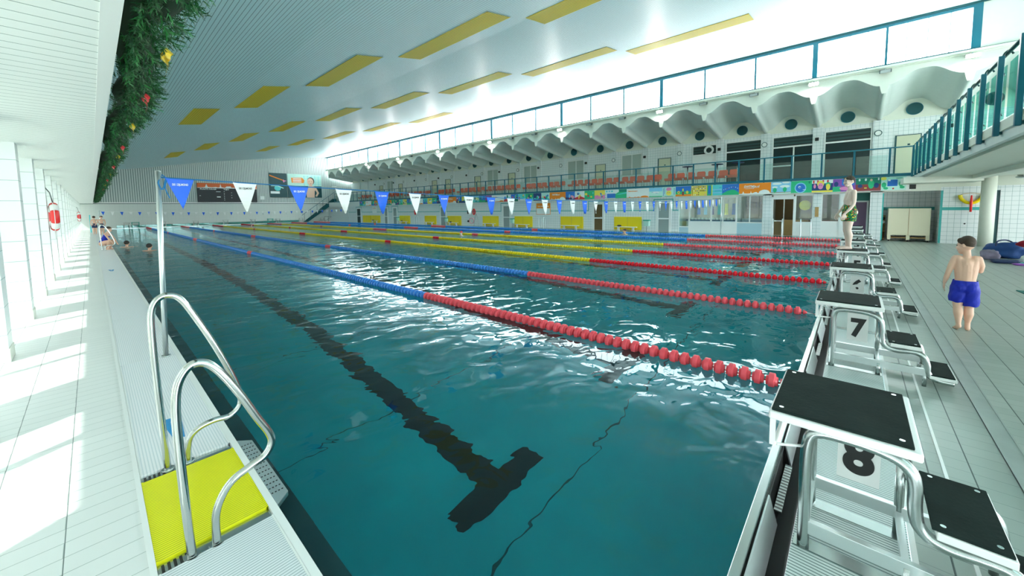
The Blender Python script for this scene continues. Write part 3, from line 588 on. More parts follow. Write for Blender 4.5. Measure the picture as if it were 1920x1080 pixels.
# ladders on the right side of the pool, rails standing on the far strip
for y, lab in ((2.75, 'right of the brown entrance door'), (1.75, 'left of the window with the yellow picture'), (16.0, 'beside the middle yellow wall pads'), (30.9, 'between two distant yellow wall pads')):
    root = thing('pool_ladder', 'steel ladder rails on the right pool edge, '+lab, 'pool ladder', (20.55, y, -0.02))
    for s in (0, -0.35):
        p = crom([(0.12, s, 0), (0.10, s, 0.5), (0.03, s, 0.72), (-0.08, s, 0.70), (-0.14, s, 0.4), (-0.12, s, 0.1), (-0.13, s, -0.3)], 5)
        bb = MB(); bb.tube(p, 0.018, 8); bb.build('handrail', 'steel_bright', root)
# ---- pennant poles and flags
def flag_line(yl, z_of, xs0, n, far=False, pole_top=1.77):
    wr = MB(); pts = [(0.45, yl, z_of(0.45))]
    x = 0.6
    while x < 20.6: pts.append((x, yl, z_of(x))); x += 0.8
    pts.append((20.62, yl, z_of(20.6)))
    wr.tube(pts, 0.006 if not far else 0.01, 6)
    where = 'near' if not far else 'far'
    tag(wr.build('pennant_rope', 'rope_blue' if not far else 'flag_white'), 'thin %s rope carrying the %s row of pennants across the pool' % ('blue' if not far else 'pale', where), 'rope')
    for i in range(n):
        x = xs0+0.531*i; blue = i % 2 == 0; z = z_of(x+0.11); sl = (z_of(x+0.22)-z_of(x))
        b = MB(); w = 0.215; h = 0.31 if i else 0.30; rnd = random.Random(i)
        tw = rnd.uniform(-0.5, 0.5)*0.10; N1 = 8
        # a slightly billowed triangular cloth with thickness
        def P(u, v, off):
            wd = w*(1-v); xx = (u-0.5)*wd+ (0.0 if blue else 0.01)*v; return Vector((xx+0.5*w+tw*0.3*v, off+tw*v*(u-0.2)+0.012*math.sin(3*v+u*2.5), -v*h+sl*u*(1-v)))
        for off in (-0.002, 0.002):
            rows = [[P(j/4, k/N1, off) for j in range(5)] for k in range(N1+1)]
            for k in range(N1): b.strip(rows[k], rows[k+1])
        for u in (0, 1): b.strip([P(u, k/N1, -0.002) for k in range(N1+1)], [P(u, k/N1, 0.002) for k in range(N1+1)])
        b.strip([P(j/4, 0, -0.006)+Vector((0, 0, 0.006)) for j in range(5)], [P(j/4, 0.04, -0.006) for j in range(5)]); b.strip([P(j/4, 0, 0.006)+Vector((0, 0, 0.006)) for j in range(5)], [P(j/4, 0.04, 0.006) for j in range(5)])
        o = b.build('pennant', 'flag_blue' if blue else 'flag_white'); o.location = (x, yl, z_of(x)-0.002)
        tag(o, '%s triangular pennant, %s of its colour from the left on the %s rope' % ('blue' if blue else 'white', nth(i//2), where), 'pennant', '%s pennants on the %s rope' % ('blue' if blue else 'white', where))
        if not far and i < 30:
            text('flag_text', 'DE I ZIJLMOND', 0.028, face_my(0.107, -0.012, -0.062), 'a_white' if blue else 'black', o, 0.0008, 0.0006, width=0.118)
    for x, lab in ((0.395, 'left'), (20.62, 'right')):
        p = thing('pennant_pole', 'white steel pole holding the %s end of the %s pennant rope' % (lab, where), 'pole', (x, yl, 0.0))
        b = MB(); b.tube([(0, 0, 0), (0.05 if x < 1 else 0, 0, pole_top)], 0.021, 20); b.sphere((0.05 if x < 1 else 0, 0, pole_top), 0.021, sc=(1, 1, 0.5)); b.build('pole', 'steel_bright', p)
        b = MB(); b.cyl((0, 0, -0.005), (0, 0, 0.012), 0.035, 20); b.build('base_flange', 'steel', p)
        if x < 1 and not far:
            k = MB(); k.tube(crom([(0.075, 0, 1.74), (0.11, 0.01, 1.70), (0.09, -0.02, 1.62), (0.12, 0, 1.52)], 5), 0.005, 6); k.tube(crom([(0.07, 0, 1.73), (0.045, -0.025, 1.66), (0.07, -0.03, 1.60), (0.10, -0.01, 1.70)], 5), 0.006, 6); k.build('rope_knot', 'rope_blue', p)
flag_line(4.88, lambda x: 1.52+0.205*((x-9.8)/9.6)**2 if x < 9.8 else 1.52+0.14*((x-9.8)/10.5)**2, 0.49, 38)
flag_line(45.0, lambda x: 1.36+0.20*((x-11)/10.5)**2, 0.53, 38, True, 1.62)
# ---- lane ropes
ROPE = [('blue', 'blue_float', 'pink_float'), ('blue', 'blue_float', 'pink_float'), ('yellow', 'yellow_float', 'red_float'), ('yellow', 'yellow_float', 'red_float'), ('yellow', 'yellow_float', 'pink_float'), ('blue', 'blue_float', 'pink_float'), ('blue', 'blue_float', 'pink_float')]
def disc_mb(b, y, r, w=0.032):
    # waisted wave-breaking float: two flared rims around a hub
    prof = [(-1.2, .42), (-1.15, .58), (-.64, .62), (-.62, .66), (-.62, .92), (-.58, .98), (-.5, 1), (.5, 1), (.58, .98), (.62, .92), (.62, .66), (.64, .62), (1.15, .58), (1.2, .42)]
    b.tube([(0, y+w*a+1e-5*n_, 0) for n_, (a, q) in enumerate(prof)], [r*q for a, q in prof], 16)
disc_cache = {}
for i, (cn, cm, rm) in enumerate(ROPE):
    x = 3.45+2.5*i; zz = 0.018
    lab = ['first', 'second', 'third', 'fourth', 'fifth', 'sixth', 'seventh'][i]
    root = thing('lane_rope', '%s lane rope with %s end floats, %s from the left side of the pool' % (cn, 'red' if rm == 'red_float' else 'pinkish red', lab), 'lane rope', (x, 0.3, zz), 0, 'lane ropes floating on the pool')
    b = MB(); b.tube([(0, 0.0, -0.005), (0, 49.65, -0.005)], 0.005, 6); b.build('cable', 'steel', root)
    r = 0.062; step = 0.092; y0 = 0.13 if i != 1 else 0.20
    cnt = int((49.6-y0)/step)
    def colour(y):
        Y = y+0.3
        if Y < 5.0 or Y > 44.9: return rm
        for c0 in (14.75, 24.6, 34.6):
            if abs(Y-c0) < (0.22 if c0 != 24.6 else (0.9 if i > 3 else 0.45)): return rm
        return cm
    key = {}
    for m in (cm, rm):
        if m not in disc_cache:
            bb = MB(); disc_mb(bb, 0, r); o = bb.build('float_disc', m); disc_cache[m] = o.data; bpy.data.objects.remove(o)
    for k in range(100):
        y = y0+k*step
        o = bpy.data.objects.new('float_disc', disc_cache[colour(y)]); C.objects.link(o); o.parent = root; o.location = (0, y, 0)
    for m in (cm, rm):
        bb = MB(); any_ = False
        for k in range(100, cnt):
            y = y0+k*step
            if colour(y) == m:
                any_ = True; Y = y
                if Y < 25: bb.tube([(0, y-0.030, 0), (0, y-0.02, 0), (0, y+0.02, 0), (0, y+0.030, 0)], [r*0.82, r, r, r*0.82], 10)
                else: bb.tube([(0, y-0.036, 0), (0, y+0.036, 0)], [r, r*0.96], 8)
        o = bb.build('float_run', m, root, kind='stuff')
    e = MB(); e.tube([(0, y0-0.055, 0), (0, y0-0.095, 0)], [r*0.55, r*0.2], 10); e.build('end_cone', rm, root)
    e = MB(); e.tube([(0, 0.0, -0.01), (0, 0.035, -0.01)], 0.012, 8); e.build('end_hook', 'steel', root)
# ---- gratings at the starting end: one wide panel per block bay
for i in range(8):
    x0 = 0.9+2.5*i; b = MB(); x1 = x0+2.48
    b.box(x0, x1, -0.228, 0.155, DZ-0.03, DZ); o = b.build('overflow_grating', 'grate_white_right')
    tag(o, 'white overflow grating under the starting block numbered %s' % ['eight in the foreground', 'seven', 'six', 'five', 'four with the standing boy', 'three', 'two', 'one by the purple door'][i], 'grating')
    for q in (x0+0.0, 2.012+2.5*i-0.035, 2.328+2.5*i-0.035): e = MB(); e.box(q, q+0.07, -0.22, 0.15, DZ-0.002, DZ+0.004); e.build('cross_plate', 'steel', o)
# splash plates between lip and channel
for i in range(16):
    x0 = 1.3+1.25*i; b = MB(); b.prism([(0.247, 0.018), (0.253, 0.02), (0.222, -0.11), (0.214, -0.11)], 'X', x0+0.03, x0+0.75)
    o = b.build('splash_plate', 'steel_bright'); tag(o, 'stainless splash plate behind the steel lip, %s from the near corner' % nth(i), 'splash plate', 'stainless splash plates behind the steel lip')
    e = MB(); e.box(x0+0.79, x0+1.21, 0.205, 0.235, -0.075, -0.068); e.build('perforated_strip', 'grate_black', o)
# ---- starting blocks
def make_block(lab):
    root = thing('starting_block', lab, 'starting block', (0, 0, 0))
    b = MB(); b.box(-0.272, 0.272, -0.212, 0.245, 0.462, 0.497); b.build('top_board', 'plastic_white', root, bevel=0.008)
    b = MB(); b.box(-0.258, 0.258, -0.190, 0.236, 0.497, 0.508); pad = b.build('grip_pad', 'pad_dark', root, bevel=0.003)
    for x in (-0.225, 0.225):
        for y in (-0.16, 0.205): b = MB(); b.cyl((x, y, 0.507), (x, y, 0.5095), 0.0085, 12); b.build('bolt', 'steel', pad)
    path = [(0.115, DZ+0.005), (0.117, 0.1), (0.118, 0.25), (0.115, 0.345), (0.100, 0.405), (0.062, 0.424), (0.0, 0.428), (-0.08, 0.426), (-0.150, 0.411), (-0.190, 0.378), (-0.204, 0.325), (-0.206, 0.25), (-0.216, 0.188), (-0.245, 0.150), (-0.30, 0.136), (-0.37, 0.142), (-0.425, 0.140), (-0.462, 0.112), (-0.480, 0.055), (-0.487, -0.005), (-0.51, -0.042), (-0.56, -0.058), (-0.63, -0.060)]
    for s in (-1, 1):
        b = MB(); b.tube(crom([(s*0.180, y, z) for y, z in path], 5), 0.0215, 14); fr = b.build('side_frame', 'steel', root)
        b = MB(); b.box(s*0.180-0.014, s*0.180+0.014, -0.475, 0.115, -0.035, 0.022); b.build('cross_beam', 'steel_bright', root, bevel=0.002)
        b = MB(); b.cyl((s*0.180, -0.195, DZ+0.005), (s*0.180, -0.195, 0.30 if s > 0 else 0.0), 0.0165, 14); b.build('rear_post', 'steel', root)
        b = MB(); b.cyl((s*0.180, -0.47, DZ-0.015), (s*0.180, -0.47, 0.0), 0.014, 12); b.build('foot', 'steel', root)
    for q in (0.098, -0.207): b = MB(); b.box(-0.180, 0.180, q, q+0.024, -0.03, 0.0); b.build('tie_bar', 'steel_bright', root)
    b = MB(); b.box(-0.205, 0.205, -0.445, -0.262, 0.165, 0.195); st = b.build('upper_step', 'plastic_white', root, bevel=0.004)
    b = MB(); b.box(-0.198, 0.198, -0.438, -0.250, 0.195, 0.206); b.build('step_pad', 'pad_dark', st, bevel=0.002)
    for x in (-0.17, 0.17):
        for y in (-0.41, -0.28): b = MB(); b.cyl((x, y, 0.205), (x, y, 0.2075), 0.008, 10); b.build('bolt', 'steel', st)
    b = MB(); b.box(-0.205, 0.205, -0.645, -0.495, -0.045, -0.022); st2 = b.build('lower_step', 'plastic_white', root, bevel=0.003)
    b = MB(); b.box(-0.198, 0.198, -0.635, -0.490, -0.022, -0.012); b.build('step_pad', 'pad_dark', st2, bevel=0.002)
    b = MB()
    for s in (-1, 1):
        b.box(s*0.252-0.009, s*0.252+0.009, 0.220, 0.240, 0.345, 0.475); b.cyl((s*0.252, 0.215, 0.350), (s*0.160, 0.118, 0.335), 0.006, 8)
    b.cyl((-0.252, 0.222, 0.352), (0.252, 0.222, 0.352), 0.008, 8); b.build('backstroke_grip', 'plastic_white', root)
    b = MB(); b.box(0.186, 0.192, -0.130, 0.020, 0.060, 0.33); b.build('number_plate', 'plastic_white', root)
    return root
def block_number(root, d):
    t_ = text('number', d, 0.235, face_mx(0.184, -0.055, 0.180), 'black', root, 0.0015, 0.010, width=0.112 if d != '1' else 0.045)
    return t_
master = make_block('x'); blocks = []
for i in range(8):
    d = str(8-i); r = master if i == 0 else dup(master)
    r.location = (2.17+2.5*i, 0, 0); r['group'] = 'starting blocks at the near end'
    r['label'] = ['large starting block in the foreground with number 8 on its plate', 'starting block with number 7, behind block 8', 'starting block with number 6 on a grey plate', 'starting block with number 5, just in front of the standing boy', 'starting block number 4 on which a boy in green shorts stands', 'starting block number 3 behind the standing boy', 'second most distant starting block of the near row', 'most distant starting block of the near row, by the purple door'][i]
    blocks.append(r)
for i, r in enumerate(blocks): block_number(r, str(8-i))
for i in range(8):
    r = dup(master, (2.16+2.5*i, 50.22, 0.0), PI, 'dark topped starting block at the far end, %s from the left' % nth(i), 'starting blocks at the far end')
    for c in list(r.children):
        if c.name.startswith('number') and not c.name.startswith('number_plate'): bpy.data.objects.remove(c)
# rust streak on the upper step of block 8
# ---- far end pieces
for i, (x, y) in enumerate([(2.75, 50.6), (13.95, 50.6), (8.1, 50.75)][:2]):
    t = thing('side_table', 'small green plastic table by the far wall, '+('beside the leftmost far block' if i == 0 else 'between two far blocks'), 'table', (x, y, -0.01))
    b = MB(); b.box(-0.28, 0.28, -0.2, 0.2, 0.50, 0.55); b.build('table_top', 'green_plastic', t, bevel=0.01)
    for sx in (-1, 1):
        for sy in (-1, 1): b = MB(); b.box(sx*0.24-0.02, sx*0.24+0.02, sy*0.16-0.02, sy*0.16+0.02, 0, 0.5); b.build('leg', 'green_plastic', t)
# low rail at the far edge
t = thing('low_railing', 'low steel railing behind the far pool edge', 'railing', (10, 50.9, -0.01))
b = MB(); b.tube([(-8.5, 0, 0.28), (7.2, 0, 0.28)], 0.012, 8); b.build('handrail', 'steel', t)
for k in range(17): b = MB(); b.cyl((-8.5+0.98*k, 0, 0), (-8.5+0.98*k, 0, 0.28), 0.012, 8); b.build('post', 'steel', t)
b = MB(); b.box(-8.5, 7.2, -0.004, 0.004, 0.04, 0.26); b.build('mesh_panel', 'glass_teal', t)
# scoreboard
t = thing('scoreboard', 'black scoreboard with an orange skyline header on the far wall', 'scoreboard', (10.2, 50.86, 3.45))
b = MB(); b.box(-2.65, 2.65, 0, 0.1, -1.0, 0.48); b.build('board', 'a_black', t)
b = MB(); b.box(-2.65, 2.65, 0, 0.1, 0.48, 1.0); hd = b.build('header', 'a_dorange', t)
b = MB(); sk = [(-2.65, 0.48)]
for x, h in [(-2.6, .05), (-2.2, .06), (-2.0, .1), (-1.88, .42), (-1.76, .1), (-1.4, .08), (-1.1, .12), (-0.9, .07), (-0.75, .1), (-0.68, .44), (-0.6, .1), (-0.3, .06), (-0.15, .2), (0.2, .22), (0.3, .08), (0.5, .1)]: sk.append((x, 0.48+h*1.05))
sk += [(0.62+0.55*(1-math.cos(PI*q/8)), 0.5+0.38*math.sin(PI*q/8)) for q in range(9)]+[(2.65, 0.52), (2.65, 0.48)]
b.prism(sk, 'Y', -0.012, 0); b.build('skyline', 'a_white', hd)
text('board_text', 'PLAATS NAAM', 0.20, face_my(-1.75, -0.01, 0.36), 'a_white', t, 0.002, 0.004, width=1.35); text('board_text', 'TIJD', 0.20, face_my(-0.2, -0.01, 0.36), 'a_white', t, 0.002, 0.004, width=0.5); text('board_text', 'PLAATS NAAM', 0.20, face_my(1.5, -0.01, 0.36), 'a_white', t, 0.002, 0.004, width=1.35)
b = MB()
for z in (0.1, -0.1, -0.25, -0.45, -0.62, -0.8): b.box(-0.42, -0.36, -0.01, 0, z, z+0.05)
for z in (0.0, -0.28, -0.55): b.box(0.22, 0.3, -0.01, 0, z, z+0.04)
b.box(-1.1, -0.7, -0.01, 0, 0.08, 0.13); b.box(-1.05, -0.72, -0.01, 0, -0.5, -0.4); b.box(-2.5, -2.4, -0.01, 0, -0.35, -0.31); b.build('digits', 'a_white', t, kind='stuff')
# posters
t = thing('poster', 'dark poster of a comet over a planet on the far wall', 'poster', (15.1, 50.92, 4.46))
b = MB(); b.box(-0.92, 0.92, 0, 0.05, -1.42, 1.42); b.build('sheet', 'a_dteal', t)
b = MB(); b.prism([(-0.9, 1.2), (-0.88, 1.05), (0.7, 0.48), (0.7, 0.58)], 'Y', -0.01, 0, 'a_orange'); b.prism([(0.55, 0.75), (0.62, 0.6), (0.9, 0.55), (0.65, 0.45), (0.6, 0.3), (0.5, 0.48)], 'Y', -0.014, -0.004, 'a_pink')
b.prism([(0.35*math.cos(a*PI/6)-0.1, 0.32*math.sin(a*PI/6)-0.35) for a in range(12)], 'Y', -0.01, 0, 'a_cyan'); b.prism([(-0.8, -0.05), (-0.1, 0.0), (0.55, -0.3), (0.5, -0.4), (-0.1, -0.12), (-0.8, -0.14)], 'Y', -0.016, -0.006, 'a_mint')
b.box(-0.85, 0.1, -0.01, 0, -1.0, -0.72, 'a_white'); b.build('picture', None, t)
t = thing('poster', 'wide poster of a shirtless boy with hands on hips beside orange lettering panel', 'poster', (18.05, 50.92, 4.46))
b = MB(); b.box(-1.95, 1.95, 0, 0.05, 0.0, 1.42, 'a_mint'); b.box(-1.95, 1.95, 0, 0.05, -1.42, 0.0, 'a_dteal'); b.build('sheet', None, t)
b = MB()
for k in range(5): b.box(-0.1+0.42*k, -0.06+0.42*k, -0.006, 0, 0.0, 1.3, 'a_cyan'); b.box(-0.2, 1.9, -0.006, 0, 0.25+0.22*k, 0.27+0.22*k, 'a_cyan')
b.prism([(-1.55, 0.95), (-1.5, 0.35), (-0.15, 0.35), (-0.05, 0.7), (-0.3, 1.0)], 'Y', -0.012, -0.002, 'a_orange')
for z in (0.85, 0.66, 0.47): b.box(-1.35, -0.4, -0.016, -0.010, z-0.05, z+0.04, 'a_white')
el = lambda cx, cz, rx, rz, n=16: [(cx+rx*math.cos(2*PI*k/n), cz+rz*math.sin(2*PI*k/n)) for k in range(n)]
b.prism(el(0.68, 0.62, 0.42, 0.48), 'Y', -0.012, 0, 'hair_brown'); b.prism(el(0.62, 0.55, 0.37, 0.45), 'Y', -0.02, -0.008, 'a_skin')
b.prism([(0.15, -1.42), (0.1, -0.75), (0.2, -0.1), (0.45, 0.02), (0.5, 0.2), (0.8, 0.2), (0.85, 0.02), (1.25, -0.12), (1.5, -0.6), (1.62, -0.85), (1.35, -1.3), (1.15, -1.25), (1.35, -0.85), (1.2, -0.5), (1.1, -0.6), (1.05, -1.42)], 'Y', -0.016, -0.004, 'a_skin')
b.prism(el(0.48, 0.58, 0.05, 0.03), 'Y', -0.024, -0.018, 'a_brown'); b.prism(el(0.78, 0.58, 0.05, 0.03), 'Y', -0.024, -0.018, 'a_brown'); b.prism(el(0.66, 0.3, 0.08, 0.03), 'Y', -0.024, -0.018, 'a_brown'); b.build('picture', None, t)
b = MB(); b.box(13.15, 13.6, 50.93, 51, 2.75, 3.15); tag(b.build('wall_sign', 'a_white'), 'small white sign on the slatted far wall right of the scoreboard', 'sign')
b = MB(); b.box(21.3, 21.9, 50.9, 51, 4.4, 4.55); tag(b.build('exit_lamp', 'a_white'), 'small white lamp high on the far wall near the gallery', 'lamp')
# staircase at the far right corner
t = thing('staircase', 'teal steel staircase climbing to the gallery in the far right corner', 'stairs', (17.62, 50.7, 0))
b = MB(); b.prism([(0, 0.0), (0.35, 0.0), (4.0, 2.55), (4.0, 2.9), (3.7, 2.9)], 'Y', -0.32, -0.26); b.build('stringer', 'teal_dark', t)
b = MB(); b.prism([(0, 0.0), (0.35, 0.0), (4.0, 2.55), (4.0, 2.9), (3.7, 2.9)], 'Y', 0.20, 0.25); b.build('stringer', 'teal_dark', t)
for k in range(14): b = MB(); b.box(0.1+0.26*k, 0.42+0.26*k, -0.27, 0.2, 0.12+0.19*k, 0.15+0.19*k); b.build('tread', 'teal_dark', t)
b = MB(); b.tube([(-0.3, -0.3, 0.85), (3.9, -0.3, 3.85)], 0.022, 8); b.build('handrail', 'teal_paint', t)
for k in range(6): b = MB(); b.cyl((0.0+0.75*k, -0.3, 0.05+0.55*k), (0.0+0.75*k, -0.3, 1.05+0.535*k), 0.018, 8); b.build('baluster', 'teal_dark', t)
t = thing('low_railing', 'teal railing under the far staircase', 'railing', (19.0, 50.30, -0.01))
b = MB(); b.tube([(0.95, 0, 0.62), (1.85, 0, 0.62)], 0.02, 8); b.tube([(1.0, 0, 0.05), (1.8, 0, 0.6)], 0.014, 6); b.build('handrail', 'teal_dark', t)
for x in (0.97, 1.4, 1.83): b = MB(); b.cyl((x, 0, 0), (x, 0, 0.62), 0.018, 8); b.build('post', 'teal_dark', t)
# ---- rosettes, lamps, speakers on the gallery wall
for n_, k in enumerate(range(-3, 23)):
    y = YK(k)+1.07; b = MB(); b.cyl((XB-0.07, y, 5.37), (XB-0.02, y, 5.37), 0.245, 32); o = b.build('vent_grille', 'teal_dark')
    tag(o, 'round dark teal grille in a gable of the gallery wall, %s from the near end' % nth(n_), 'grille', 'round teal grilles in the gallery gables')
    b = MB(); b.tube([(XB-0.072, y+0.245*math.cos(a*PI/16), 5.37+0.245*math.sin(a*PI/16)) for a in range(32)], 0.014, 6, closed=True); b.build('rim', 'teal_paint', o)
for n_, k in enumerate(range(-2, 22)):
    y = YK(k)+0.02
    if k % 2 == 0:
        t = thing('wall_lamp', 'round white wall lamp with a dark ring, %s from the near end' % nth(n_//2), 'lamp', (XB-0.12, y, 4.48), 0, 'round lamps on the gallery piers')
        b = MB(); b.cyl((0, 0, 0), (-0.05, 0, 0), 0.115, 24); b.build('lamp_shade', 'plastic_white', t)
        b = MB(); b.tube([(-0.05, 0.115*math.cos(a*PI/12), 0.115*math.sin(a*PI/12)) for a in range(24)], 0.016, 6, closed=True); b.build('ring', 'teal_dark', t)
    else:
        b = MB(); b.box(XB-0.20, XB-0.12, y-0.07, y+0.07, 4.41, 4.56); tag(b.build('loudspeaker', 'black'), 'small black loudspeaker box on a gallery pier, %s from the near end' % nth(n_//2), 'loudspeaker', 'black loudspeakers on the gallery piers')
# ---- floodlights under the window ledge
lit = [-1, 1, 4, 7, 10, 13, 16, 19, 22]; unlit = [0, 2, 3, 5, 6, 8, 9, 11, 12, 15, 18]; a1 = a2 = 0
for k in sorted(lit+unlit):
    on = k in lit; y = YK(k)
    if on: lab = 'lit white floodlight under the high windows, %s from the near end' % nth(a1); a1 += 1
    else: lab = 'unlit grey floodlight under the high windows, %s from the near end' % nth(a2); a2 += 1
    t = thing('floodlight', lab, 'floodlight', (XW-0.22, y, 6.36), 0, ('lit' if on else 'unlit')+' floodlights under the high windows')
    b = MB(); b.prism([(-0.10, 0.04), (0.08, 0.10), (0.12, 0.0), (-0.06, -0.07)], 'Y', -0.17, 0.17); b.build('housing', 'steel_dark' if not on else 'steel_bright', t)
    b = MB(); b.prism([(-0.105, 0.03), (-0.115, 0.026), (-0.075, -0.068), (-0.065, -0.066)], 'Y', -0.14, 0.14); b.build('lens', 'lamp_lit' if on else 'dim_glass', t)
    b = MB(); b.box(0.02, 0.16, -0.02, 0.02, 0.05, 0.12); b.build('bracket', 'steel', t)
# ---- gallery railing
t = thing('gallery_railing', 'long teal railing with glass panes in front of the gallery seats', 'railing', (XF, 0, 2.36))
b = MB(); b.tube([(0, -1.5, 1.11), (0, 48.8, 1.11)], 0.026, 10); b.build('handrail', 'teal_paint', t)
b = MB(); b.box(-0.05, 0.02, -1.5, 48.8, 0.02, 0.13); b.build('bottom_rail', 'teal_paint', t)
k = 0
while -0.88+1.012*k < 49: y = -0.88+1.012*k; b = MB(); b.box(-0.03, 0.02, y-0.032, y+0.032, -0.02, 1.09); b.build('post', 'teal_paint', t); k += 1
for j in range(k-1):
    y = -0.88+1.012*j; b = MB(); b.box(0.022, 0.03, y+0.05, y+0.96, 0.14, 0.86); b.build('glass_pane', 'glass', t)
# ---- balcony railing on the right
t = thing('balcony_railing', 'teal balcony railing with flat posts and glass panes at the upper right', 'railing', (12, -1.5, 2.36))
b = MB(); b.tube([(-9, -0.06, 1.18), (8.6, -0.06, 1.18)], 0.026, 10); b.build('handrail', 'teal_dark', t)
b = MB(); b.box(-9, 8.6, -0.10, -0.06, 0.10, 0.20); b.build('bottom_rail', 'teal_dark', t)
for j in range(-4, 13):
    x = 8.03+1.04*j-12
    if x > 8.6: continue
    b = MB(); b.box(x-0.03, x+0.03, -0.02, 0.04, -0.02, 1.13); p = b.build('post', 'teal_paint', t, bevel=0.006)
    b = MB(); b.tube(crom([(x, 0.0, 1.11), (x, -0.02, 1.17), (x, -0.06, 1.20), (x, -0.10, 1.14)], 4), 0.012, 8); b.build('hook', 'teal_dark', p)
    for zc in (0.88, 0.30): b = MB(); b.cyl((x, -0.02, zc), (x+0.16, -0.06, zc), 0.011, 6); b.build('clamp', 'teal_dark', p)
    b = MB(); b.box(x-0.02, x+0.07, -0.07, -0.02, 0.0, 0.09); b.build('foot_bracket', 'teal_dark', p)
    b = MB(); b.box(x+0.12, x+0.98, -0.075, -0.065, 0.24, 1.02); b.build('glass_pane', 'glass_teal', t)
# ---- gallery chairs
def make_chair():
    r = thing('gallery_chair', 'x', 'chair', (0, 0, 0))
    b = MB(); cs = crom([(0.20, 0, 0.42), (0.0, 0, 0.40), (-0.18, 0, 0.42), (-0.24, 0, 0.52)], 3); b.strip([p+Vector((0, -0.21, 0)) for p in cs], [p+Vector((0, 0.21, 0)) for p in cs]); b.strip([p+Vector((0, -0.21, -0.02)) for p in cs], [p+Vector((0, 0.21, -0.02)) for p in cs]); b.build('seat', 'orange_plastic', r)
    b = MB(); b.prism([(-0.20, 0.50), (0.20, 0.50), (0.215, 0.72), (0.17, 0.80), (-0.17, 0.80), (-0.215, 0.72)], 'X', 0.20, 0.235); b.build('backrest', 'orange_plastic', r, bevel=0.01)
    for sx in (-0.16, 0.19):
        for sy in (-0.18, 0.18): b = MB(); b.cyl((sx, sy, 0), (sx*0.8, sy*0.9, 0.42), 0.012, 6); b.build('leg', 'steel_dark', r)
    b = MB(); b.cyl((0.19, -0.17, 0.40), (0.215, -0.17, 0.55), 0.012, 6); b.cyl((0.19, 0.17, 0.40), (0.215, 0.17, 0.55), 0.012, 6); b.build('back_stay', 'steel_dark', r)
    return r
ch = make_chair(); ys = []
for a, n_ in ((4.6, 7), (8.4, 12), (14.95, 7), (19.0, 7), (22.9, 6), (26.6, 5), (30.1, 8), (35.2, 10), (41.5, 5)):
    for j in range(n_): ys.append(a+0.515*j)
for i, y in enumerate(ys):
    lab = 'orange plastic gallery chair behind the glass railing, %s from the near end' % nth(i)
    rz = random.uniform(-0.12, 0.12)
    if i == 0: r = ch; r.location = (21.55, y, 2.36); r['label'] = lab; r['group'] = 'orange gallery chairs'
    else: dup(ch, (21.55+random.uniform(-0.05, 0.05), y, 2.36), rz, lab, 'orange gallery chairs')
# ---- banners along the gallery fascia
BZ0, BZ1 = 1.86, 2.37
def banner(y_hi, y_lo, label, bgc, shapes, wtext=None):
    """y_hi is the left side as seen from the pool; shapes in unit coordinates, u to the right, v up"""
    w = y_hi-y_lo; h = BZ1-BZ0; b = MB(); x = XF-0.045
    b.box(x, x+0.012, y_lo, y_hi, BZ0, BZ1, bgc)
    for q, sh in enumerate(shapes):
        c_, pts = sh; d = 0.0012*(q+1)
        poly = [(y_hi-u*w, BZ0+v*h) for u, v in pts]; b.prism(poly, 'X', x-d, x, c_)
    o = b.build('banner', None); tag(o, label, 'banner', None)
    if wtext: text('banner_text', wtext[0], wtext[1], face_mx(x-0.014, y_hi-wtext[2]*w, BZ0+wtext[3]*h), wtext[4], o, 0.001, 0.004, width=wtext[5], shear=0.2)
    return o
def R_(a, b_, c_, d): return [(a, b_), (c_, b_), (c_, d), (a, d)]
def E_(cx, cy, rx, ry, n=14): return [(cx+rx*math.cos(2*PI*k/n), cy+ry*math.sin(2*PI*k/n)) for k in range(n)]
def sky(): 
    p = [(0, 0), (1, 0), (1, 0.06)]+[(0.97-0.17*(1-math.cos(PI*q/8)), 0.10+0.28*math.sin(PI*q/8)) for q in range(9)]+[(0.6, 0.1), (0.56, 0.2), (0.5, 0.17), (0.44, 0.1), (0.4, 0.12), (0.385, 0.32), (0.37, 0.1), (0.3, 0.08), (0.17, 0.1), (0.14, 0.3), (0.11, 0.08), (0, 0.06)]
    return p
def face_(cx, cy, r, hair, skin_): return [(hair, E_(cx, cy+0.1*r/0.3, r*0.5, r*1.1)), (skin_, E_(cx, cy-0.1*r, r*0.38, r*0.8)), ('a_navy', E_(cx-0.03, cy, 0.01, 0.03, 6)), ('a_navy', E_(cx+0.04, cy, 0.01, 0.03, 6))]
banner(-0.68, -1.36, 'child drawing of a blue swimming pool seen from above between green bushes', 'a_mint', [('a_blue', R_(.26, .3, .66, .78)), ('a_white', R_(.28, .68, .38, .82)), ('a_green', E_(.12, .4, .1, .2)), ('a_green', E_(.8, .45, .08, .22)), ('a_green', E_(.85, .2, .1, .1)), ('a_green', E_(.2, .15, .1, .1)), ('a_yellow', E_(.1, .88, .12, .12)), ('a_red', E_(.5, .12, .04, .06)), ('a_dgreen', R_(.6, .86, .95, .9))])
banner(0.05, -0.68, 'child drawing of dark red figures on a green ground with white birds', 'a_dgreen', [('a_brown', R_(0, 0, 1, .5)), ('a_navy', E_(.18, .38, .1, .14)), ('a_green', E_(.62, .5, .12, .34)), ('a_skin', E_(.62, .82, .05, .1)), ('a_navy', E_(.82, .4, .1, .2)), ('a_white', E_(.15, .85, .04, .1)), ('a_white', E_(.4, .86, .04, .1)), ('a_white', E_(.9, .88, .03, .1)), ('a_yellow', R_(.35, .18, .45, .26))])
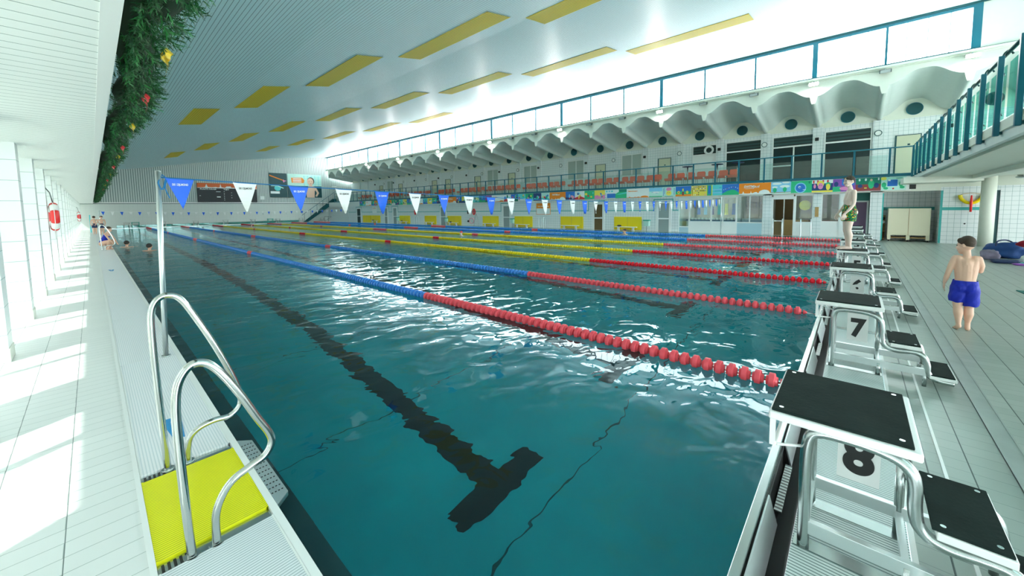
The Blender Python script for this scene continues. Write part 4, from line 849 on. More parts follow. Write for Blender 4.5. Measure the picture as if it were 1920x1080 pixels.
banner(0.75, 0.05, 'purple and turquoise child drawing partly hidden by the standing boy', 'a_purple', [('a_green', R_(0, 0, .35, .4)), ('a_blue', R_(.4, .5, .95, 1)), ('a_cyan', E_(.65, .75, .2, .15)), ('a_pink', E_(.6, .25, .3, .15)), ('a_navy', E_(.15, .6, .1, .2))])
banner(1.43, 0.75, 'child drawing of two yellow-haired faces under red and white stripes', 'a_navy', [('a_white', R_(0, .72, 1, 1)), ('a_red', R_(.05, .74, .12, .98)), ('a_red', R_(.25, .74, .32, .98)), ('a_red', R_(.5, .74, .58, .98)), ('a_red', R_(.72, .74, .8, .98)), ('a_yellow', R_(0, 0, 1, .14)), ('a_yellow', E_(.42, .68, .17, .26)), ('a_pink', E_(.42, .5, .13, .26)), ('a_green', E_(.78, .6, .13, .2)), ('a_yellow', E_(.78, .42, .1, .26)), ('a_pink', E_(.14, .5, .06, .18)), ('a_navy', E_(.38, .55, .015, .04, 6)), ('a_navy', E_(.46, .55, .015, .04, 6))])
banner(2.15, 1.43, 'green banner with a big fuzzy blue circle', 'a_green', [('a_sky', E_(.46, .42, .28, .44)), ('a_blue', E_(.46, .42, .23, .36)), ('a_white', E_(.42, .48, .06, .1)), ('a_blue', E_(.43, .46, .04, .06)), ('a_white', R_(.58, .24, .72, .28)), ('a_dgreen', E_(.88, .85, .04, .1))])
banner(2.88, 2.15, 'child drawing of a pale sky with clouds over two round green trees', 'a_sky', [('a_white', E_(.3, .85, .25, .1)), ('a_white', E_(.7, .6, .25, .12)), ('a_white', E_(.75, .92, .2, .08)), ('a_white', E_(.2, .55, .15, .08)), ('a_brown', R_(0, .08, 1, .12)), ('a_mint', R_(0, 0, 1, .08)), ('a_green', E_(.2, .3, .1, .2)), ('a_green', E_(.7, .34, .1, .2)), ('a_green', R_(.18, .05, .22, .2)), ('a_green', R_(.68, .05, .72, .2))])
banner(4.14, 2.88, 'large orange banner with white lettering and a white skyline, above the office window', 'a_orange', [('a_white', sky()), ('a_white', R_(.2, .5, .48, .53))], ('SWITM|in.nl', 0.16, .40, .68, 'a_white', 0.62))
banner(4.86, 4.14, 'child drawing of a blue sky and a green hill with a dotted path', 'a_blue', [('a_green', [(0, 0), (1, 0), (1, .2), (.8, .42), (.6, .5), (.3, .38), (0, .12)]), ('a_white', E_(.1, .5, .02, .04)), ('a_white', E_(.2, .56, .02, .04)), ('a_red', E_(.3, .6, .02, .04)), ('a_white', E_(.42, .66, .02, .04)), ('a_white', E_(.55, .72, .02, .04)), ('a_red', E_(.67, .74, .02, .04)), ('a_white', E_(.8, .7, .02, .04)), ('a_white', E_(.92, .6, .02, .04))])
banner(5.53, 4.86, 'turquoise drawing of fish beside a dark blue tower', 'a_cyan', [('a_green', R_(0, 0, .3, 1)), ('a_blue', R_(.08, .15, .24, .95)), ('a_yellow', R_(.3, 0, .36, 1)), ('a_sky', R_(.36, .5, 1, .6)), ('a_sky', R_(.36, .2, 1, .3)), ('a_blue', R_(.8, .7, .95, .74)), ('a_blue', R_(.5, .4, .9, .44))])
banner(6.28, 5.53, 'yellow drawing crowded with small red and purple marks', 'a_yellow', [(random.choice(['a_red', 'a_black', 'a_purple', 'a_white', 'a_pink', 'a_blue']), R_(u, v, u+.06, v+.07)) for u in [.05, .15, .25, .35, .45, .56, .66, .76, .86] for v in (.08, .27, .46, .66, .84) if random.random() < .75])
banner(7.05, 6.28, 'blue sky drawing with three small houses over an orange ground', 'a_blue', [('a_green', R_(0, .2, 1, .5)), ('a_orange', R_(0, 0, 1, .2)), ('a_yellow', E_(.2, .4, .08, .16)), ('a_yellow', E_(.75, .4, .08, .16)), ('a_brown', R_(.42, .1, .55, .45)), ('a_yellow', E_(.48, .65, .05, .14)), ('a_navy', R_(.17, .35, .22, .45))])
banner(7.75, 7.05, 'pale drawing of a yellow figure with a pink mushroom hat between blue branches', 'a_mint', [('a_pink', E_(.5, .78, .2, .18)), ('a_yellow', E_(.5, .38, .2, .26)), ('a_navy', E_(.43, .42, .02, .05)), ('a_navy', E_(.56, .42, .02, .05)), ('a_blue', R_(.08, .1, .11, .9)), ('a_blue', R_(.16, .3, .19, .95)), ('a_blue', R_(.88, .2, .91, .9)), ('a_dgreen', R_(.2, .02, .8, .06))])
banner(8.46, 7.75, 'very pale turquoise drawing with faint birds', 'a_mint', [('a_sky', R_(0, .6, 1, 1)), ('a_white', E_(.5, .5, .3, .1)), ('a_blue', R_(.2, .5, .32, .53)), ('a_blue', R_(.5, .4, .66, .43)), ('a_green', R_(0, 0, 1, .1))])
banner(9.77, 8.46, 'white banner with small orange lettering and an orange skyline', 'a_white', [('a_orange', [(u, v*0.55) for u, v in sky()])], ('Welkom in het zwembad', 0.07, .28, .72, 'a_orange', 0.55))
banner(10.46, 9.77, 'drawing of a green hillside above a green field', 'a_green', [('a_white', [(0, 1), (0, .5), (.3, .72), (.3, 1)]), ('a_dgreen', R_(.35, .7, 1, 1)), ('a_cyan', [(0, .4), (.5, .55), (1, .68), (1, .5), (.4, .42)])])
banner(11.14, 10.46, 'drawing of a blue pool with windows above it', 'a_white', [('a_blue', R_(.2, .05, 1, .55)), ('a_cyan', R_(.1, .72, .25, .9)), ('a_sky', R_(.35, .72, .5, .9)), ('a_cyan', R_(.6, .72, .75, .9)), ('a_navy', R_(0, .1, .15, .14)), ('a_navy', R_(0, .3, .15, .34)), ('a_navy', R_(0, .5, .15, .54))])
rnd2 = random.Random(11)
TH = [('a_yellow', 'yellow house with dark windows'), ('a_green', 'green meadow under a blue sky'), ('a_white', 'pattern of blue and pink stripes'), ('a_blue', 'blue umbrella shape'), ('a_orange', None), ('a_mint', 'pale seaside scene'), ('a_navy', 'dark star with pink figure'), ('a_green', 'green dragon on a light field'), ('a_cyan', 'row of small purple flowers'),
      ('a_blue', 'blue night with a red moon'), ('a_white', 'grey boat under a white sky'), ('a_white', None), ('a_purple', 'purple flowers on dark green'), ('a_blue', 'white car on a blue road'), ('a_mint', 'green leaves on a pale sheet'), ('a_white', 'pale face with red lips'), ('a_yellow', 'yellow sun with a red bird'), ('a_blue', 'pink swimmer on blue'),
      ('a_orange', None), ('a_dgreen', 'dark forest'), ('a_navy', 'black and purple pattern'), ('a_green', 'green frog'), ('a_yellow', 'tall yellow vase'), ('a_cyan', 'turquoise whale'), ('a_white', None), ('a_green', 'green field with two trees'), ('a_blue', 'blue sea with a white sail'), ('a_yellow', 'yellow bucket with a red rim'), ('a_cyan', 'cyan waves with bubbles'),
      ('a_dgreen', 'dark green jungle with white eyes'), ('a_green', 'green turtle'), ('a_orange', 'orange tiger stripes'), ('a_blue', 'blue and green globe'), ('a_white', 'red robot on white'), ('a_cyan', 'turquoise fish pair'), ('a_orange', 'orange lion face'), ('a_green', 'green crocodile in water'), ('a_white', None), ('a_green', 'green caterpillar'), ('a_blue', 'round blue balloon')]
y = 11.85; far_n = 0
cols = ['a_red', 'a_green', 'a_blue', 'a_yellow', 'a_cyan', 'a_navy', 'a_white', 'a_pink', 'a_dgreen', 'a_sky']
y = 11.14
for i, (bgc, th) in enumerate(TH):
    w = 0.70 if th else 1.28
    if y+w > 49: break
    if th is None:
        og = bgc == 'a_orange'
        banner(y+w, y, ('orange' if og else 'white')+' lettered banner with a skyline, %s banner from the near end' % nth(i+16), bgc, [('a_white' if og else 'a_orange', sky() if og else [(u, v*.5) for u, v in sky()])], ('SWITM|in.nl' if og else 'Welkom', 0.15 if og else 0.09, .4 if og else .3, .68, 'a_white' if og else 'a_orange', 0.6 if og else 0.4))
    else:
        sh = []
        sh.append((rnd2.choice(cols), [(0, 0), (1, 0), (1, rnd2.uniform(.15, .5)), (.5, rnd2.uniform(.2, .5)), (0, rnd2.uniform(.15, .45))]))
        for q in range(6):
            cx_, cy_ = rnd2.uniform(.15, .85), rnd2.uniform(.2, .8); c_ = rnd2.choice(cols)
            sh.append((c_, E_(cx_, cy_, rnd2.uniform(.04, .14), rnd2.uniform(.08, .25), 9) if rnd2.random() < .6 else R_(cx_-.08, cy_-.1, cx_+.08, cy_+.1)))
        banner(y+w, y, 'child drawing of a %s, %s banner from the near end' % (th.replace('pattern of ', '').replace(' and a ', ', '), nth(i+16)), bgc, sh)
    y += w
# ---- yellow wall pads, benches, bins
pads = [(8.94, 10.61), (12.74, 14.44), (16.85, 18.51), (20.17, 21.89), (24.53, 26.32), (27.96, 29.7), (32.16, 33.97), (37.84, 39.74), (39.86, 41.68)]
for i, (a, c_) in enumerate(pads):
    b = MB(); b.box(XW-0.07, XW-0.001, a, c_, 0.02, 0.78); o = b.build('wall_pad', 'yellow_panel', bevel=0.015)
    tag(o, 'yellow padded panel on the right wall, %s from the near end' % nth(i), 'wall pad', 'yellow wall pads')
    b = MB(); b.box(XW-0.072, XW-0.07, (a+c_)/2-0.006, (a+c_)/2+0.006, 0.04, 0.76); b.build('joint', 'a_dorange' if False else 'wood', o)
    if i > 7: continue
    t = thing('bench', 'low white bench in front of the %s yellow wall pad' % nth(i), 'bench', (XW-0.17, (a+c_)/2+0.1, -0.02), 0, 'low white benches by the wall pads')
    b = MB(); b.box(-0.08, 0.08, -0.72, 0.62, 0.20, 0.235); b.build('seat', 'plastic_white', t, bevel=0.006)
    for q in (-0.5, 0.4): b = MB(); b.box(-0.06, 0.06, q-0.07, q+0.07, 0.0, 0.04); b.box(-0.05, 0.05, q-0.05, q-0.03, 0.04, 0.2); b.box(-0.05, 0.05, q+0.03, q+0.05, 0.04, 0.2); b.build('leg', 'plastic_white', t)
    if i in (0, 4, 6, 7):
        b = MB(); b.sphere((XW-0.17, (a+c_)/2+(0.35 if i else 0.45), 0.265), 0.10, sc=(0.6, 1.5, 0.5)); tag(b.build('swim_bag', 'black'), 'dark bag lying on the bench before the %s yellow pad' % nth(i), 'bag')
for i, y in enumerate((8.60, 18.65, 26.35, 34.15)):
    t = thing('waste_bin', 'turquoise bin against the right wall, %s from the near end' % nth(i), 'bin', (XW-0.14, y, -0.02), 0, 'turquoise bins on the right wall')
    b = MB(); b.prism([(-0.09, -0.14), (0.12, -0.14), (0.12, 0.14), (-0.09, 0.14)], 'Z', 0.30, 0.58); b.build('body', 'a_mint', t)
    b = MB(); b.box(-0.12, 0.13, -0.17, 0.17, 0.58, 0.64); b.build('lid', 'green_plastic', t)
    b = MB(); b.cyl((0, 0, 0), (0, 0, 0.3), 0.02, 8); b.build('stand', 'steel', t)
# orange and white signs, extinguishers on right wall
def wsign(name, y0, y1, z0, z1, cols_, label, cat='sign', txt=None):
    b = MB(); b.box(XW-0.02, XW-0.002, y0, y1, z0, z1, cols_[0])
    if len(cols_) > 1: b.box(XW-0.024, XW-0.02, y0+0.03, y1-0.03, z0+0.03, z0+(z1-z0)*0.55, cols_[1])
    o = b.build(name, None); tag(o, label, cat)
    if txt: text('sign_text', txt, 0.09, face_mx(XW-0.027, (y0+y1)/2, z0+(z1-z0)*0.72), 'a_white' if cols_[0] != 'a_white' else 'a_orange', o, 0.001, 0.003, width=(y1-y0)*0.8)
wsign('wall_sign', 15.3, 16.5, 0.9, 1.68, ('a_orange', 'a_white'), 'orange framed information board between the second and third yellow pads', txt='Welkom bij')
wsign('wall_sign', 38.6, 39.5, 1.0, 1.75, ('a_white',), 'white framed board with an orange side on the distant right wall', txt='Info')
for i, (y, m, lab) in enumerate([(31.2, 'ring_red', 'slim orange rescue pole box on the right wall near the fourth yellow pad'), (22.9, 'ring_red', 'red lifebuoy hanging edge-on on the right wall')]):
    b = MB(); b.tube([(XW-0.06, y+0.12*math.cos(a*PI/10), 1.12+0.22*math.sin(a*PI/10)) for a in range(20)], 0.045, 10, closed=True); tag(b.build('lifebuoy', m), lab if i else 'orange lifebuoy hanging on the distant right wall', 'lifebuoy')
b = MB(); b.box(XW-0.12, XW-0.01, 23.5, 23.65, 0.95, 1.25); tag(b.build('alarm_box', 'black'), 'small dark box on the right wall next to the red lifebuoy', 'box')
# pink hose reel
t = thing('hose_reel', 'pinkish hose reel with thin steel bracket before the right wall', 'hose reel', (XW-0.25, 23.0, -0.02))
for q in range(4):
    b = MB(); b.tube([(0.03*q, 0.28*math.cos(a*PI/10), 0.42+0.22*math.sin(a*PI/10)) for a in range(20)], 0.022, 8, closed=True)
    b.build('hose', 'pink_plastic' if q % 2 == 0 else 'plastic_white', t)
b = MB(); b.tube(crom([(0, -0.3, 0), (0, -0.4, 0.6), (0, -0.55, 0.95), (0, -0.75, 0.6), (0, -0.8, 0)], 5), 0.014, 8); b.build('frame', 'steel', t)
b = MB(); b.sphere((-0.03, 0.35, 0.38), 0.11, sc=(0.6, 1, 0.8)); b.build('drum', 'black', t)
# ---- life ring on the gallery and table-parasols
def lifering(loc, label, m1, m2, R0, r0, ax='X'):
    t = thing('life_ring', label, 'life ring', loc)
    for q in range(4):
        for (a0, a1, mm) in ((q*90-28, q*90+28, m2), (q*90+28, q*90+62, m1)):
            pts = []
            for s in range(9):
                a = math.radians(a0+(a1-a0)*s/8)
                pts.append((0, R0*math.cos(a), R0*math.sin(a)) if ax == 'X' else (R0*math.cos(a), 0, R0*math.sin(a)))
            b = MB(); b.tube(pts, r0*(1.03 if mm == m1 else 1.0), 12); b.build('band' if mm == m1 else 'ring_segment', mm, t)
    b = MB(); b.tube([(-0.01, (R0+r0)*math.cos(a*PI/12), (R0+r0)*math.sin(a*PI/12)) for a in range(24)], 0.006, 5, closed=True); b.build('grab_rope', 'black' if ax == 'Z' else 'ring_white', t)
    return t
lifering((XB-0.16, 6.33, 4.50), 'white life ring with dark rope above the gallery panel', 'ring_white', 'plastic_white', 0.20, 0.055)
def leftring(y, z, label):
    t = lifering((-0.52, y, z), label, 'ring_white', 'ring_red', 0.235, 0.062)
    for o in list(t.children):
        pass
    b = MB(); b.tube([(0, 0.0, 0.28), (-0.03, 0.02, 0.5), (-0.09, 0.03, 0.62)], 0.009, 6); b.build('hanging_rope', 'steel_dark', t)
    b = MB(); b.tube([(0, 0.0, -0.28), (0, 0.01, -0.46)], 0.010, 6); b.build('tail_rope', 'ring_white', t)
    t.rotation_euler = (0, 0, 0.10)
    return t
leftring(12.39, 1.33, 'red and white life ring hanging on a left pillar, nearer of the two'); leftring(35.87, 1.22, 'red life ring hanging far down the row of left pillars')
# ---- rescue torso board (yellow float with a red float) on the tile wall
t = thing('rescue_float', 'yellow wing-shaped rescue float with a red tube hung on the tile wall', 'rescue float', (XW-0.06, -2.98, 1.50))
b = MB(); b.tube(crom([(0, 0.25, 0.12), (0, 0.235, 0.0), (0, 0.12, -0.13), (0, 0.0, -0.17), (0, -0.12, -0.13), (0, -0.235, 0.0), (0, -0.25, 0.12)], 5), 0.052, 10); b.build('float_body', 'yellow_float', t)
b = MB(); b.tube([(-0.05, 0, 0.10), (-0.06, 0, -0.12), (-0.06, 0, -0.48)], [0.02, 0.036, 0.03], 10); b.build('tube', 'ring_red', t)
b = MB(); b.tube(crom([(0, 0.24, 0.14), (0, 0.0, 0.18), (0, -0.24, 0.14)], 5), 0.008, 6); b.build('cord', 'wood', t)
b = MB(); b.cyl((XW-0.02, -2.88, 0.60), (XW, -2.88, 0.60), 0.025, 10); tag(b.build('wall_socket', 'black'), 'small dark round fitting on the tile wall left of the column', 'fitting')
b = MB(); b.sphere((20.4, -3.95, 2.16), 0.12, sc=(1, 1, 0.35)); b.cyl((20.4, -3.95, 2.2), (20.4, -3.95, 2.24), 0.08, 16); tag(b.build('ceiling_lamp', 'steel'), 'round grey ceiling lamp under the balcony right of the column', 'lamp')
t = thing('info_panel', 'dark panel with red print hanging at the right under the balcony', 'panel', (19.6, -4.35, 2.0)); b = MB(); b.box(0, 0.05, -0.4, 0.12, -0.28, 0.28); b.build('panel', 'a_dteal', t); b = MB(); b.box(-0.005, 0, -0.15, 0.05, -0.05, 0.15); b.box(-0.005, 0, -0.25, -0.05, -0.2, -0.1); b.build('print', 'a_red', t)
b = MB(); b.box(XF-0.04, XF, -1.62, -1.45, 1.88, 2.06); tag(b.build('vent_box', 'black'), 'small black opening at the end of the gallery front', 'vent')
b = MB(); b.box(XW-0.03, XW-0.001, 1.18, 1.30, 0.82, 1.24); tag(b.build('wooden_plaque', 'wood'), 'narrow brown thermometer plaque on a tiled pier', 'plaque')
# ---- storage cart
t = thing('storage_cart', 'pair of cream board doors of a wheeled cart in the tiled recess', 'cart', (XW+0.25, -1.52, DZ-0.015))
b = MB(); b.box(0, 0.5, -0.57, 0.57, 0.24, 1.28); b.build('body', 'beige_board', t, bevel=0.01)
b = MB(); b.box(-0.006, 0.002, -0.005, 0.005, 0.24, 1.28); b.build('door_gap', 'wood', t)
for y in (-0.52, 0.0, 0.52): b = MB(); b.box(0, 0.5, y-0.05, y+0.05, 0.06, 0.24); f = b.build('foot', 'beige_board', t); b = MB(); b.cyl((0.05, y-0.02, 0.03), (0.05, y+0.02, 0.03), 0.03, 12); b.build('wheel', 'black', f)
b = MB(); b.box(0.02, 0.48, -0.5, -0.06, 0.13, 0.16); b.box(0.02, 0.48, 0.06, 0.5, 0.13, 0.16); b.build('shelf', 'wood', t)
t = thing('shelf_rack', 'small wooden shelf with toys left of the cream cart', 'shelf', (XW+0.5, -0.835, DZ-0.015))
for z in (0.05, 0.35, 0.62): b = MB(); b.box(0, 0.45, -0.07, 0.07, z, z+0.02); b.build('shelf', 'wood', t)
b = MB(); b.box(0.45, 0.5, -0.07, 0.07, 0, 1.0); b.build('back_panel', 'wood', t)
for i, (z, m) in enumerate([(0.72, 'plastic_white'), (0.86, 'hair_brown')]): b = MB(); b.sphere((XW+0.6, -0.835, DZ+z), 0.06, sc=(1, 0.9, 1)); tag(b.build('toy_ball', m), ('white' if i == 0 else 'brown')+' round toy on the wooden shelf in the recess', 'toy')
# ---- bags and clothes pile
t = thing('bench', 'white bench end with clothes, at the right edge of the photo', 'bench', (15.4, -3.15, DZ-0.015))
b = MB(); b.box(-0.2, 0.2, -0.8, 0.02, 0.33, 0.37); b.build('seat', 'plastic_white', t, bevel=0.008)
b = MB(); b.prism([(-0.10, 0.0), (0.10, 0.0), (0.07, 0.33), (-0.07, 0.33)], 'Y', -0.05, 0.0); b.build('leg', 'plastic_white', t)
def lump(name, m, label, cat, loc, sc, seed, r=1.0):
    b = MB(); b.sphere((0, 0, 0), 1.0, seg=28, rings=18); rr = random.Random(seed); ph = [rr.uniform(0, 6) for _ in range(6)]
    for v in b.bm.verts:
        p = v.co; n = 1+0.10*math.sin(3*p.x+ph[0]+2*p.z)+0.08*math.sin(5*p.y+ph[1])+0.06*math.sin(7*p.z+4*p.x+ph[2])+0.03*math.sin(13*p.y+9*p.z+ph[3])
        q = Vector((abs(p.x)**0.8*math.copysign(1, p.x), abs(p.y)**0.8*math.copysign(1, p.y), abs(p.z)**0.8*math.copysign(1, p.z)))*n
        v.co = Vector((q.x*sc[0], q.y*sc[1], max(q.z, -0.85)*sc[2]))
    o = b.build(name, m); o.location = loc; tag(o, label, cat); return o
gz = DZ-0.015
o = lump('sports_bag', 'bag_blue', 'large dark blue sports bag beside the column foot', 'bag', (16.2, -2.98, gz+0.19), (0.28, 0.33, 0.22), 3)
b = MB(); b.tube(crom([(-0.2, 0.2, 0.12), (-0.1, 0.15, 0.26), (0.05, -0.05, 0.27), (-0.2, -0.2, 0.12)], 6), 0.018, 8); b.build('strap', 'cloth_navy', o)
o2 = lump('shoulder_bag', 'bag_grey', 'grey and white patterned shoulder bag left of the blue bags', 'bag', (15.6, -2.62, gz+0.12), (0.2, 0.16, 0.14), 5)
lump('sports_bag', 'bag_blue', 'second blue bag behind the white bench leg', 'bag', (16.1, -3.85, gz+0.17), (0.25, 0.22, 0.20), 9)
lump('towel', 'towel_red', 'dark red towel heaped on the white bench', 'towel', (15.4, -3.20, gz+0.44), (0.2, 0.20, 0.085), 4)
lump('jacket', 'cloth_navy', 'dark jacket lying on the floor before the blue bag', 'clothes', (14.9, -2.75, gz+0.035), (0.2, 0.24, 0.045), 6)
lump('towel', 'a_cyan', 'turquoise cloth on the floor under the bench', 'towel', (14.7, -3.05, gz+0.02), (0.12, 0.14, 0.03), 8)
lump('towel', 'a_green', 'bright green cloth hanging from the bench seat', 'towel', (15.15, -3.36, gz+0.36), (0.06, 0.09, 0.06), 12)
lump('flip_flops', 'a_purple', 'purple sandals lying on the floor by the bench', 'shoes', (14.5, -2.9, gz+0.02), (0.1, 0.12, 0.025), 15)
b = MB(); b.prism([(10.35, -2.05), (9.3, -2.12), (8.9, -3.2), (10.3, -3.2)], 'Z', gz, gz+0.012); o = b.build('floor_mat', 'mat_teal'); tag(o, 'dark teal floor mat at the right edge of the photo', 'mat')
# ---- shop interior
for i in range(6):
    y = 4.45+0.32*i
    b = MB(); b.prism([(y-0.08, 0.9), (y+0.08, 0.9), (y+0.06, 1.45), (y-0.06, 1.45)], 'X', XW+0.35, XW+0.38); tag(b.build('hanging_swimsuit', ['a_blue', 'a_yellow', 'a_cyan', 'a_navy', 'a_sky', 'a_blue'][i]), '%s swimwear hanging behind the shop glass' % ['blue', 'yellow', 'turquoise', 'navy', 'pale blue', 'second blue'][i], 'swimwear')
t = thing('shop_counter', 'dark display counter behind the shop glass', 'counter', (XW+0.5, 5.3, DZ)); b = MB(); b.box(0, 0.35, -0.9, 1.4, 0, 0.70); b.build('body', 'a_grey', t); b = MB(); b.box(-0.02, 0.36, -0.92, 1.42, 0.70, 0.74); b.build('counter_top', 'a_black', t); b = MB()
for q in range(12): b.box(0.02, 0.2, -0.8+0.17*q, -0.7+0.17*q, 0.74, 0.84)
b.build('goods', 'a_white', t)
o = MB(); o.sphere((XW+0.4, 1.68, 1.32), 0.22, sc=(0.3, 1, 1)); tag(o.build('yellow_float', 'yellow_float'), 'round yellow figure behind the window beside the entrance', 'float')
t = thing('reception_desk', 'brown reception desk inside the entrance', 'desk', (XW+1.0, 2.2, DZ)); b = MB(); b.box(0, 0.3, -0.6, 0.35, 0, 0.75); b.build('body', 'wood', t)
b = MB(); b.box(XW+0.9, XW+1.2, 3.3, 4.2, 0.2, 0.7); tag(b.build('office_desk', 'a_grey'), 'grey desk inside the office window', 'desk')
for i, (x, y, z, L) in enumerate([(XW+1.2, 5.4, 1.85, 1.6), (XW+1.0, 3.6, 1.85, 0.5), (XW+1.2, 2.2, 1.85, 0.5), (XW+1.0, 0.7, 1.85, 0.4)]):  # glowing tubes added to give the rooms some light
    b = MB(); b.box(x-0.06, x+0.06, y-L/2, y+L/2, z, z+0.03); tag(b.build('fill_tube', 'lamp_soft'), 'added tube light brightening the %s room behind the glass' % nth(i), 'lamp')
# parasols/tables edge on gallery
for i, y in enumerate((6.6, 5.2, 4.3)):
    t = thing('gallery_table', 'dark blue table top on the gallery behind the railing, %s from the left' % nth(i), 'table', (XF+0.36, y, 2.36)); b = MB(); b.cyl((0, 0, 1.02), (0, 0, 1.05), 0.26, 24); b.build('table_top', 'cloth_navy', t); b = MB(); b.cyl((0, 0, 0), (0, 0, 1.02), 0.03, 10); b.build('pedestal', 'steel', t)
# ================================================================ PEOPLE
def caps(b, p0, r0, p1, r1): b.tube([p0, p1], [r0, r1], 14); b.sphere(p0, r0, seg=14, rings=10); b.sphere(p1, r1, seg=14, rings=10)
def chain(b, pts):
    for (p, r), (q, s) in zip(pts, pts[1:]): caps(b, Vector(p), r, Vector(q), s)
def solid(name, b, m, voxel, parent, smooth=6, mats=None):
    o = b.build(name, m, parent); r = o.modifiers.new('r', 'REMESH'); r.mode = 'VOXEL'; r.voxel_size = voxel
    s = o.modifiers.new('s', 'SMOOTH'); s.factor = 0.5; s.iterations = smooth
    bpy.context.view_layer.update(); return bake(o)
def hand(b, wrist, d, palm_n, L, curl=0.35, thumb=1):
    """palm and five fingers; d = direction of the hand, palm_n = palm normal"""
    d = Vector(d).normalized(); n = Vector(palm_n); n = (n-d*n.dot(d)).normalized(); s = d.cross(n); w = Vector(wrist)
    pc = w+d*L*0.48
    for q in (-0.16, 0, 0.16): caps(b, w+s*q*L*0.55, L*0.11, w+d*L*0.46+s*q*L*1.1, L*0.105)
    for f, (o_, ln) in enumerate(((-0.24, 0.40), (-0.08, 0.47), (0.08, 0.44), (0.23, 0.34))):
        a = w+d*L*0.50+s*o_*L; m1 = a+(d*math.cos(curl)+n*math.sin(curl))*ln*L*0.55; m2 = m1+(d*math.cos(curl*2)+n*math.sin(curl*2))*ln*L*0.50
        caps(b, a, L*0.058, m1, L*0.052); caps(b, m1, L*0.052, m2, L*0.042)
    a = w+d*L*0.16+s*(-0.22*thumb)*L; m1 = a+(d*0.65-s*0.6*thumb+n*0.25).normalized()*L*0.26; caps(b, a, L*0.075, m1, L*0.062); caps(b, m1, L*0.062, m1+(d*0.9-s*0.15*thumb+n*0.3).normalized()*L*0.22, L*0.05)
def head(b, c, H, fw, upv=(0, 0, 1)):
    """head of height H centred at c, facing fw"""
    c = Vector(c); f = Vector(fw).normalized(); u = Vector(upv).normalized(); s = f.cross(u).normalized()
    b.sphere(c+u*H*0.12-f*H*0.05, H*0.37, seg=20, rings=14, sc=(1, 1, 1.02)); b.sphere(c-u*H*0.08+f*H*0.07, H*0.29, seg=18, rings=12); b.sphere(c-u*H*0.30+f*H*0.16, H*0.17)
    b.sphere(c+u*H*0.22+f*H*0.18, H*0.19); caps(b, c+u*H*0.04+f*H*0.35, H*0.025, c-u*H*0.10+f*H*0.42, H*0.045)
    for q in (-1, 1):
        b.sphere(c-u*H*0.11+f*H*0.24+s*q*H*0.15, H*0.12); b.sphere(c+s*q*H*0.36-f*H*0.04+u*H*0.02, H*0.085, sc=(0.7, 0.7, 1.3)); b.sphere(c+u*H*0.10+f*H*0.30+s*q*H*0.13, H*0.05)
    caps(b, c-u*H*0.23+f*H*0.32-s*H*0.06, H*0.03, c-u*H*0.23+f*H*0.32+s*H*0.06, H*0.03)
def face_parts(root, c, H, fw, upv=(0, 0, 1)):
    c = Vector(c); f = Vector(fw).normalized(); u = Vector(upv).normalized(); s = f.cross(u).normalized(); b = MB()
    for q in (-1, 1): b.sphere(c+u*H*0.045+f*H*0.345+s*q*H*0.13, H*0.035, seg=10, rings=6)
    b.build('eyes', 'eye_dark', root); b = MB()
    for q in (-1, 1): caps(b, c+u*H*0.125+f*H*0.365+s*q*H*0.07, H*0.014, c+u*H*0.12+f*H*0.335+s*q*H*0.20, H*0.010)
    b.build('eyebrows', 'hair_brown', root); b = MB(); caps(b, c-u*H*0.235+f*H*0.345-s*H*0.05, H*0.022, c-u*H*0.235+f*H*0.345+s*H*0.05, H*0.022); b.build('lips', 'lips', root)
def hair(root, c, H, fw, m, upv=(0, 0, 1), fade=False, voxel=0.006):
    c = Vector(c); f = Vector(fw).normalized(); u = Vector(upv).normalized(); s = f.cross(u).normalized(); b = MB()
    b.sphere(c+u*H*0.17-f*H*0.07, H*0.385, seg=22, rings=14)
    if not fade: b.sphere(c-u*H*0.02-f*H*0.17, H*0.30)
    for q in (-1, 1): b.sphere(c+u*H*0.30+f*H*0.20+s*q*H*0.12, H*0.15)
    # cut away the part below the hair line
    geom = b.bm.verts[:]+b.bm.edges[:]+b.bm.faces[:]
    o = solid('hair', b, m, voxel, root, 3)
    bm = bmesh.new(); bm.from_mesh(o.data); nrm = (u*0.92+f*(-0.38)).normalized() if not fade else (u*0.97-f*0.22).normalized()
    co = c+u*H*(0.10 if not fade else 0.08)+f*H*0.12
    bmesh.ops.bisect_plane(bm, geom=bm.verts[:]+bm.edges[:]+bm.faces[:], plane_co=co, plane_no=-nrm, clear_outer=True)
    bmesh.ops.holes_fill(bm, edges=[e for e in bm.edges if e.is_boundary]); bm.to_mesh(o.data); bm.free()
    for p in o.data.polygons: p.use_smooth = True
    return o
